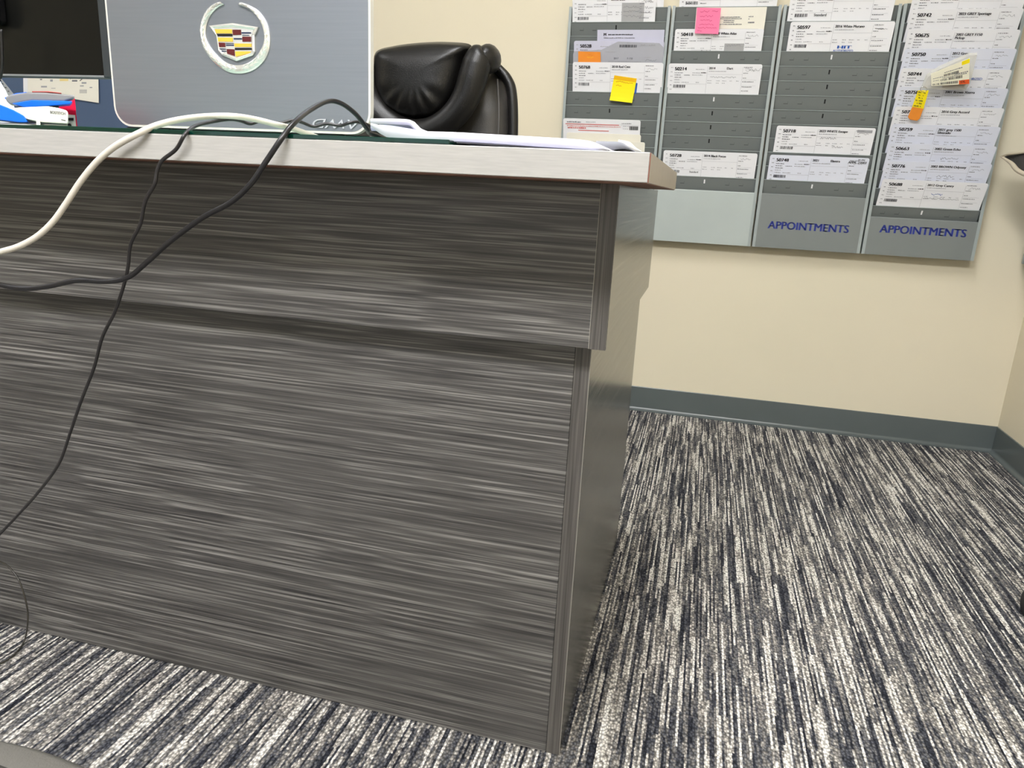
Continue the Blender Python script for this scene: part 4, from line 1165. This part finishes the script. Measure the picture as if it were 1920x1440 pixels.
cable('thin_cable', [Vector((-0.275, 0.28, GLZ + 0.003)), Vector((-0.31, 0.15, GLZ + 0.003)), (700, 240, 0.085), (672, 229, 0.06), (655, 230.5, 0.05), (638, 235.5, 0.05), (612, 232, 0.045), (588, 237, 0.04), (565, 229, 0.03), (548, 226, 0.02), (522, 231, 0.01), (492, 226, 0.0), (470, 232, -0.01), (452, 227, -0.02), (430, 224, -0.04), (395, 229, -0.07), (365, 237, -0.10), (347, 252, -0.1275),
                     (330, 280, -0.129), (304, 301, -0.13), (294, 322, -0.131), (290, 345, -0.132), (272, 378, -0.132), (263, 420, -0.132), (245, 458, -0.131), (240, 500, -0.129), (232, 535, -0.127), (215, 585, -0.12), (192, 632, -0.11), (176, 690, -0.10), (152, 752, -0.09), (132, 810, -0.08), (110, 870, -0.07), (70, 925, -0.06), (25, 975, -0.05), (-10, 1012, -0.045), (-50, 1060, -0.04), Vector((-1.0, -0.04, 0.006)), Vector((-1.15, -0.05, 0.003)), Vector((-1.3, -0.05, 0.003))],
      0.0019, 'cable_thin', 'thin kinked black cable hanging down the front of the desk')
fz = 0.0022
cable('floor_cable', [Vector((-1.35, 0.012, 0.0025)), Vector((-1.2, 0.012, 0.004)), Vector((-1.08, 0.013, 0.06)), (-45, 1046, 0.015), (0, 1053, 0.013), (22, 1069, 0.010), (38, 1094, 0.006), (50, 1135, 0.002), (52, 1165, 0.0), atz(46, 1200, 0.006), atz(28, 1226, fz), atz(2, 1243, fz), atz(-40, 1255, fz)],
      0.0012, 'cable_grey', 'thin dark cable curling down onto the carpet')

# ------------------------------------------------------------------ office chair
CY = 1.05
ch = thing('office_chair', (-0.645, 1.12, 0), 'black leather executive chair with padded head bolster behind the desk', 'chair')
cxm = -0.645


def cushion(name, outline, depth0, depth1, m, parent, nseg=7, pw=2.6, pleats=0.0):
    """puffy panel: closed outline of (x, z) inflated towards the viewer (y0) and back (y1)"""
    cx_ = sum(p[0] for p in outline) / len(outline); cz_ = sum(p[1] for p in outline) / len(outline)
    o2 = [(v.x, v.y) for v in spline([Vector((a, b, 0)) for a, b in outline + outline[:1]], 6)][:-1]
    m_ = MB()
    for sgn, dep in ((-1, depth0), (1, depth1)):
        rows = []
        for k in range(nseg + 1):
            t_ = k / nseg
            bul = dep * (1 - t_ ** pw) ** 0.55 if t_ < 1 else 0
            rows.append([Vector((cx_ + (a - cx_) * t_, CYC + sgn * (bul + (pleats * math.sin(a * 170) * max(0, t_ - 0.45) * max(0, 0.97 - t_) * 12 * max(0, (cz_ - b) / 0.1) if sgn < 0 else 0)), cz_ + (b - cz_) * t_)) for a, b in o2])
        m_.grid(rows, closed=True)
    me = m_.mesh(name)
    bm = bmesh.new(); bm.from_mesh(me); bmesh.ops.remove_doubles(bm, verts=bm.verts, dist=1e-5); bmesh.ops.recalc_face_normals(bm, faces=bm.faces); bm.to_mesh(me); bm.free()
    return link(name, me, m, parent, smooth=True)


def xz(px, py, y=CY): p = at(px, py, y); return (p.x, p.z)


# main back, a tall padded shell
CYC = CY + 0.10
half = 0.222
cushion('backrest', [(cxm + half, 0.94), (cxm + half + 0.004, 0.82), (cxm + half - 0.004, 0.62), (cxm + 0.14, 0.50), (cxm, 0.485), (cxm - 0.14, 0.50), (cxm - half + 0.004, 0.62), (cxm - half - 0.004, 0.82), (cxm - half, 0.94), (cxm - 0.17, 1.02), (cxm, 1.04), (cxm + 0.17, 1.02)], 0.055, 0.05, 'leather_soft', ch, pw=6)
for sx in (-1, 1):
    MB().tube(spline([(cxm + sx * 0.175, CY + 0.085, 1.02), (cxm + sx * 0.207, CY + 0.085, 0.99), (cxm + sx * 0.222, CY + 0.085, 0.95), (cxm + sx * 0.229, CY + 0.085, 0.85), (cxm + sx * 0.226, CY + 0.085, 0.70), (cxm + sx * 0.20, CY + 0.085, 0.58)], 8), 0.013, 10).build('edge_piping', 'leather', ch, smooth=True)
    MB().tube(spline([(cxm + sx * 0.192, CY + 0.047, 0.985), (cxm + sx * 0.200, CY + 0.046, 0.90), (cxm + sx * 0.199, CY + 0.046, 0.80), (cxm + sx * 0.19, CY + 0.047, 0.65)], 8), 0.0022, 6).build('seam_stitch', 'stitch', ch, smooth=True)
# head cushion
CYC = CY + 0.005
hc = [xz(704, 96), xz(740, 85), xz(790, 79), xz(840, 78), xz(882, 84), xz(872, 110), xz(862, 145), xz(848, 185), xz(826, 214), xz(796, 226), xz(752, 222), xz(718, 200), xz(702, 165), xz(699, 125)]
cushion('head_cushion', hc[::-1], 0.050, 0.050, 'leather', ch, pw=3.2, pleats=0.006)
for sx in (1, -1):
    bpth = [xz(910, 93), xz(907, 96), xz(903, 103), xz(897, 120), xz(889, 148), xz(878, 180), xz(860, 210), xz(836, 232), xz(805, 245), xz(760, 249)]
    rad = [0.004, 0.020, 0.029, 0.035, 0.036, 0.034, 0.033, 0.032, 0.030, 0.030]
    pts = [Vector((a if sx == 1 else 2 * cxm - a, CY - 0.012, b)) for a, b in bpth]
    sp_ = spline(pts, 6); rr = []
    for k in range(len(sp_)):
        f_ = k / 6; i0 = min(int(f_), len(rad) - 2); rr.append(rad[i0] + (rad[i0 + 1] - rad[i0]) * (f_ - i0))
    MB().tube(sp_, rr, 16).build('head_bolster', 'leather', ch, smooth=True)
    # rolled end at the shoulder
    ex_, ez_ = xz(912, 108); ex_ = ex_ if sx == 1 else 2 * cxm - ex_
    m_ = MB(); rows = []
    for a in range(1, 12):
        th_ = math.pi * a / 12
        rows.append([Vector((ex_ + 0.029 * math.sin(th_) * math.cos(2 * math.pi * k / 18), CY + 0.020 - 0.05 * math.cos(th_), ez_ + 0.034 * math.sin(th_) * math.sin(2 * math.pi * k / 18))) for k in range(18)])
    m_.grid(rows, closed=True); m_.quad(rows[0]); m_.quad(rows[-1]); m_.build('rolled_corner', 'leather', ch, smooth=True)
# seat, arms, lift and star base
m_ = MB(); m_.box(cxm - 0.25, cxm + 0.25, 0.62 + 0.12, 1.13, 0.43, 0.52); m_.build('seat', 'leather', ch, bevel=0.035, bseg=4, smooth=True)
MB().cyl((cxm, 0.94, 0.09), 0.026, 0.026, 0.34, 16).build('gas_lift', 'black_plastic', ch, smooth=True)
MB().box(cxm - 0.03, cxm + 0.03, 1.12, 1.19, 0.40, 0.62).build('back_bracket', 'black_plastic', ch, bevel=0.006)
MB().box(cxm - 0.09, cxm + 0.09, 0.86, 1.16, 0.40, 0.435).build('seat_plate', 'black_plastic', ch, bevel=0.006)
for sx in (-1, 1):
    MB().tube(spline([(cxm + sx * 0.25, 0.95, 0.46), (cxm + sx * 0.29, 0.93, 0.55), (cxm + sx * 0.29, 0.90, 0.63), (cxm + sx * 0.29, 1.06, 0.645)], 6), 0.014, 10).build('armrest', 'black_plastic', ch, smooth=True)
for k in range(5):
    a = R(90 + 72 * k); e = Vector((cxm + 0.27 * math.cos(a), 0.94 + 0.27 * math.sin(a), 0.075))
    l_ = MB().tube([Vector((cxm, 0.94, 0.105)), Vector((cxm, 0.94, 0.10)).lerp(e, 0.5), e], [0.024, 0.02, 0.014], 10).build('base_leg', 'black_plastic', ch, smooth=True)
    MB().cyl((e.x - 0.012, e.y, 0.026), 0.025, 0.025, 0.024, 16, axis='x').build('castor', 'black_plastic', l_, smooth=True)

# ------------------------------------------------------------------ things cut by the picture edges
# castor of a chair standing out of the picture
cp = Vector((0.7685, 0.640, 0))
cs = thing('chair_foot', cp, 'black castor of a chair at the picture edge on the carpet', 'castor')
MB().cyl(cp + Vector((-0.024, 0, 0.0265)), 0.0262, 0.0262, 0.019, 20, axis='x').build('wheel', 'black_plastic', cs, bevel=0.002, smooth=True)
MB().cyl(cp + Vector((0.005, 0, 0.0265)), 0.0262, 0.0262, 0.019, 20, axis='x').build('wheel', 'black_plastic', cs, bevel=0.002, smooth=True)
hd = MB(); hd.tube([cp + Vector((0, 0.030 * math.cos(R(a)), 0.0265 + 0.030 * math.sin(R(a)))) for a in range(10, 171, 16)], 0.011, 8); hd.build('hood', 'black_plastic', cs, smooth=True)
MB().cyl(cp + Vector((0, 0, 0.055)), 0.006, 0.006, 0.04, 12).build('stem', 'steel', cs, smooth=True)
MB().tube([cp + Vector((0, 0, 0.092)), cp + Vector((0.12, -0.03, 0.11)), cp + Vector((0.24, -0.06, 0.12))], [0.014, 0.018, 0.024], 10).build('leg', 'black_plastic', cs, smooth=True)

# visitor seat in the near corner
gz = 0.45
g = [atz(-160, 1340, gz), atz(0, 1371, gz), atz(100, 1396, gz), atz(205, 1440, gz), atz(330, 1520, gz)]
gs = thing('visitor_chair', (g[1].x - 0.16, g[1].y - 0.2, 0), 'grey edged visitor chair seat in the near lower corner', 'chair')
edge = spline(g, 6)
cx_, cy_ = g[1].x - 0.14, g[1].y - 0.19
loop = edge + [Vector((edge[-1].x, cy_ - 0.16, gz)), Vector((cx_ - 0.2, cy_ - 0.2, gz)), Vector((edge[0].x - 0.06, edge[0].y - 0.06, gz))]
cen = Vector((cx_, cy_, gz))
rows = []
for sc_, dz in ((0.88, -0.045), (0.985, -0.036), (1.0, -0.018), (0.990, -0.004), (0.965, 0.0), (0.915, -0.002)):
    rows.append([cen + (p - cen) * sc_ + Vector((0, 0, dz)) for p in loop])
m_ = MB(); m_.grid(rows, closed=True); m_.quad([p for p in rows[0]]); m_.build('seat_rim', 'seat_grey', gs, smooth=True)
rows = [[cen + (p - cen) * sc_ + Vector((0, 0, dz)) for p in loop] for sc_, dz in ((0.917, -0.002), (0.895, -0.012), (0.7, -0.016), (0.3, -0.018), (0.02, -0.018))]
m_ = MB(); m_.grid(rows, closed=True); m_.build('seat_pad', 'seat_dark', gs, smooth=True)
for a, b in ((-0.14, 0.10), (0.08, 0.08), (-0.14, -0.12), (0.06, -0.12)):
    MB().tube([cen + Vector((a * 0.8, b * 0.8, -0.04)), cen + Vector((a, b, -gz + 0.001))], 0.012, 10).build('leg', 'steel', gs, smooth=True)
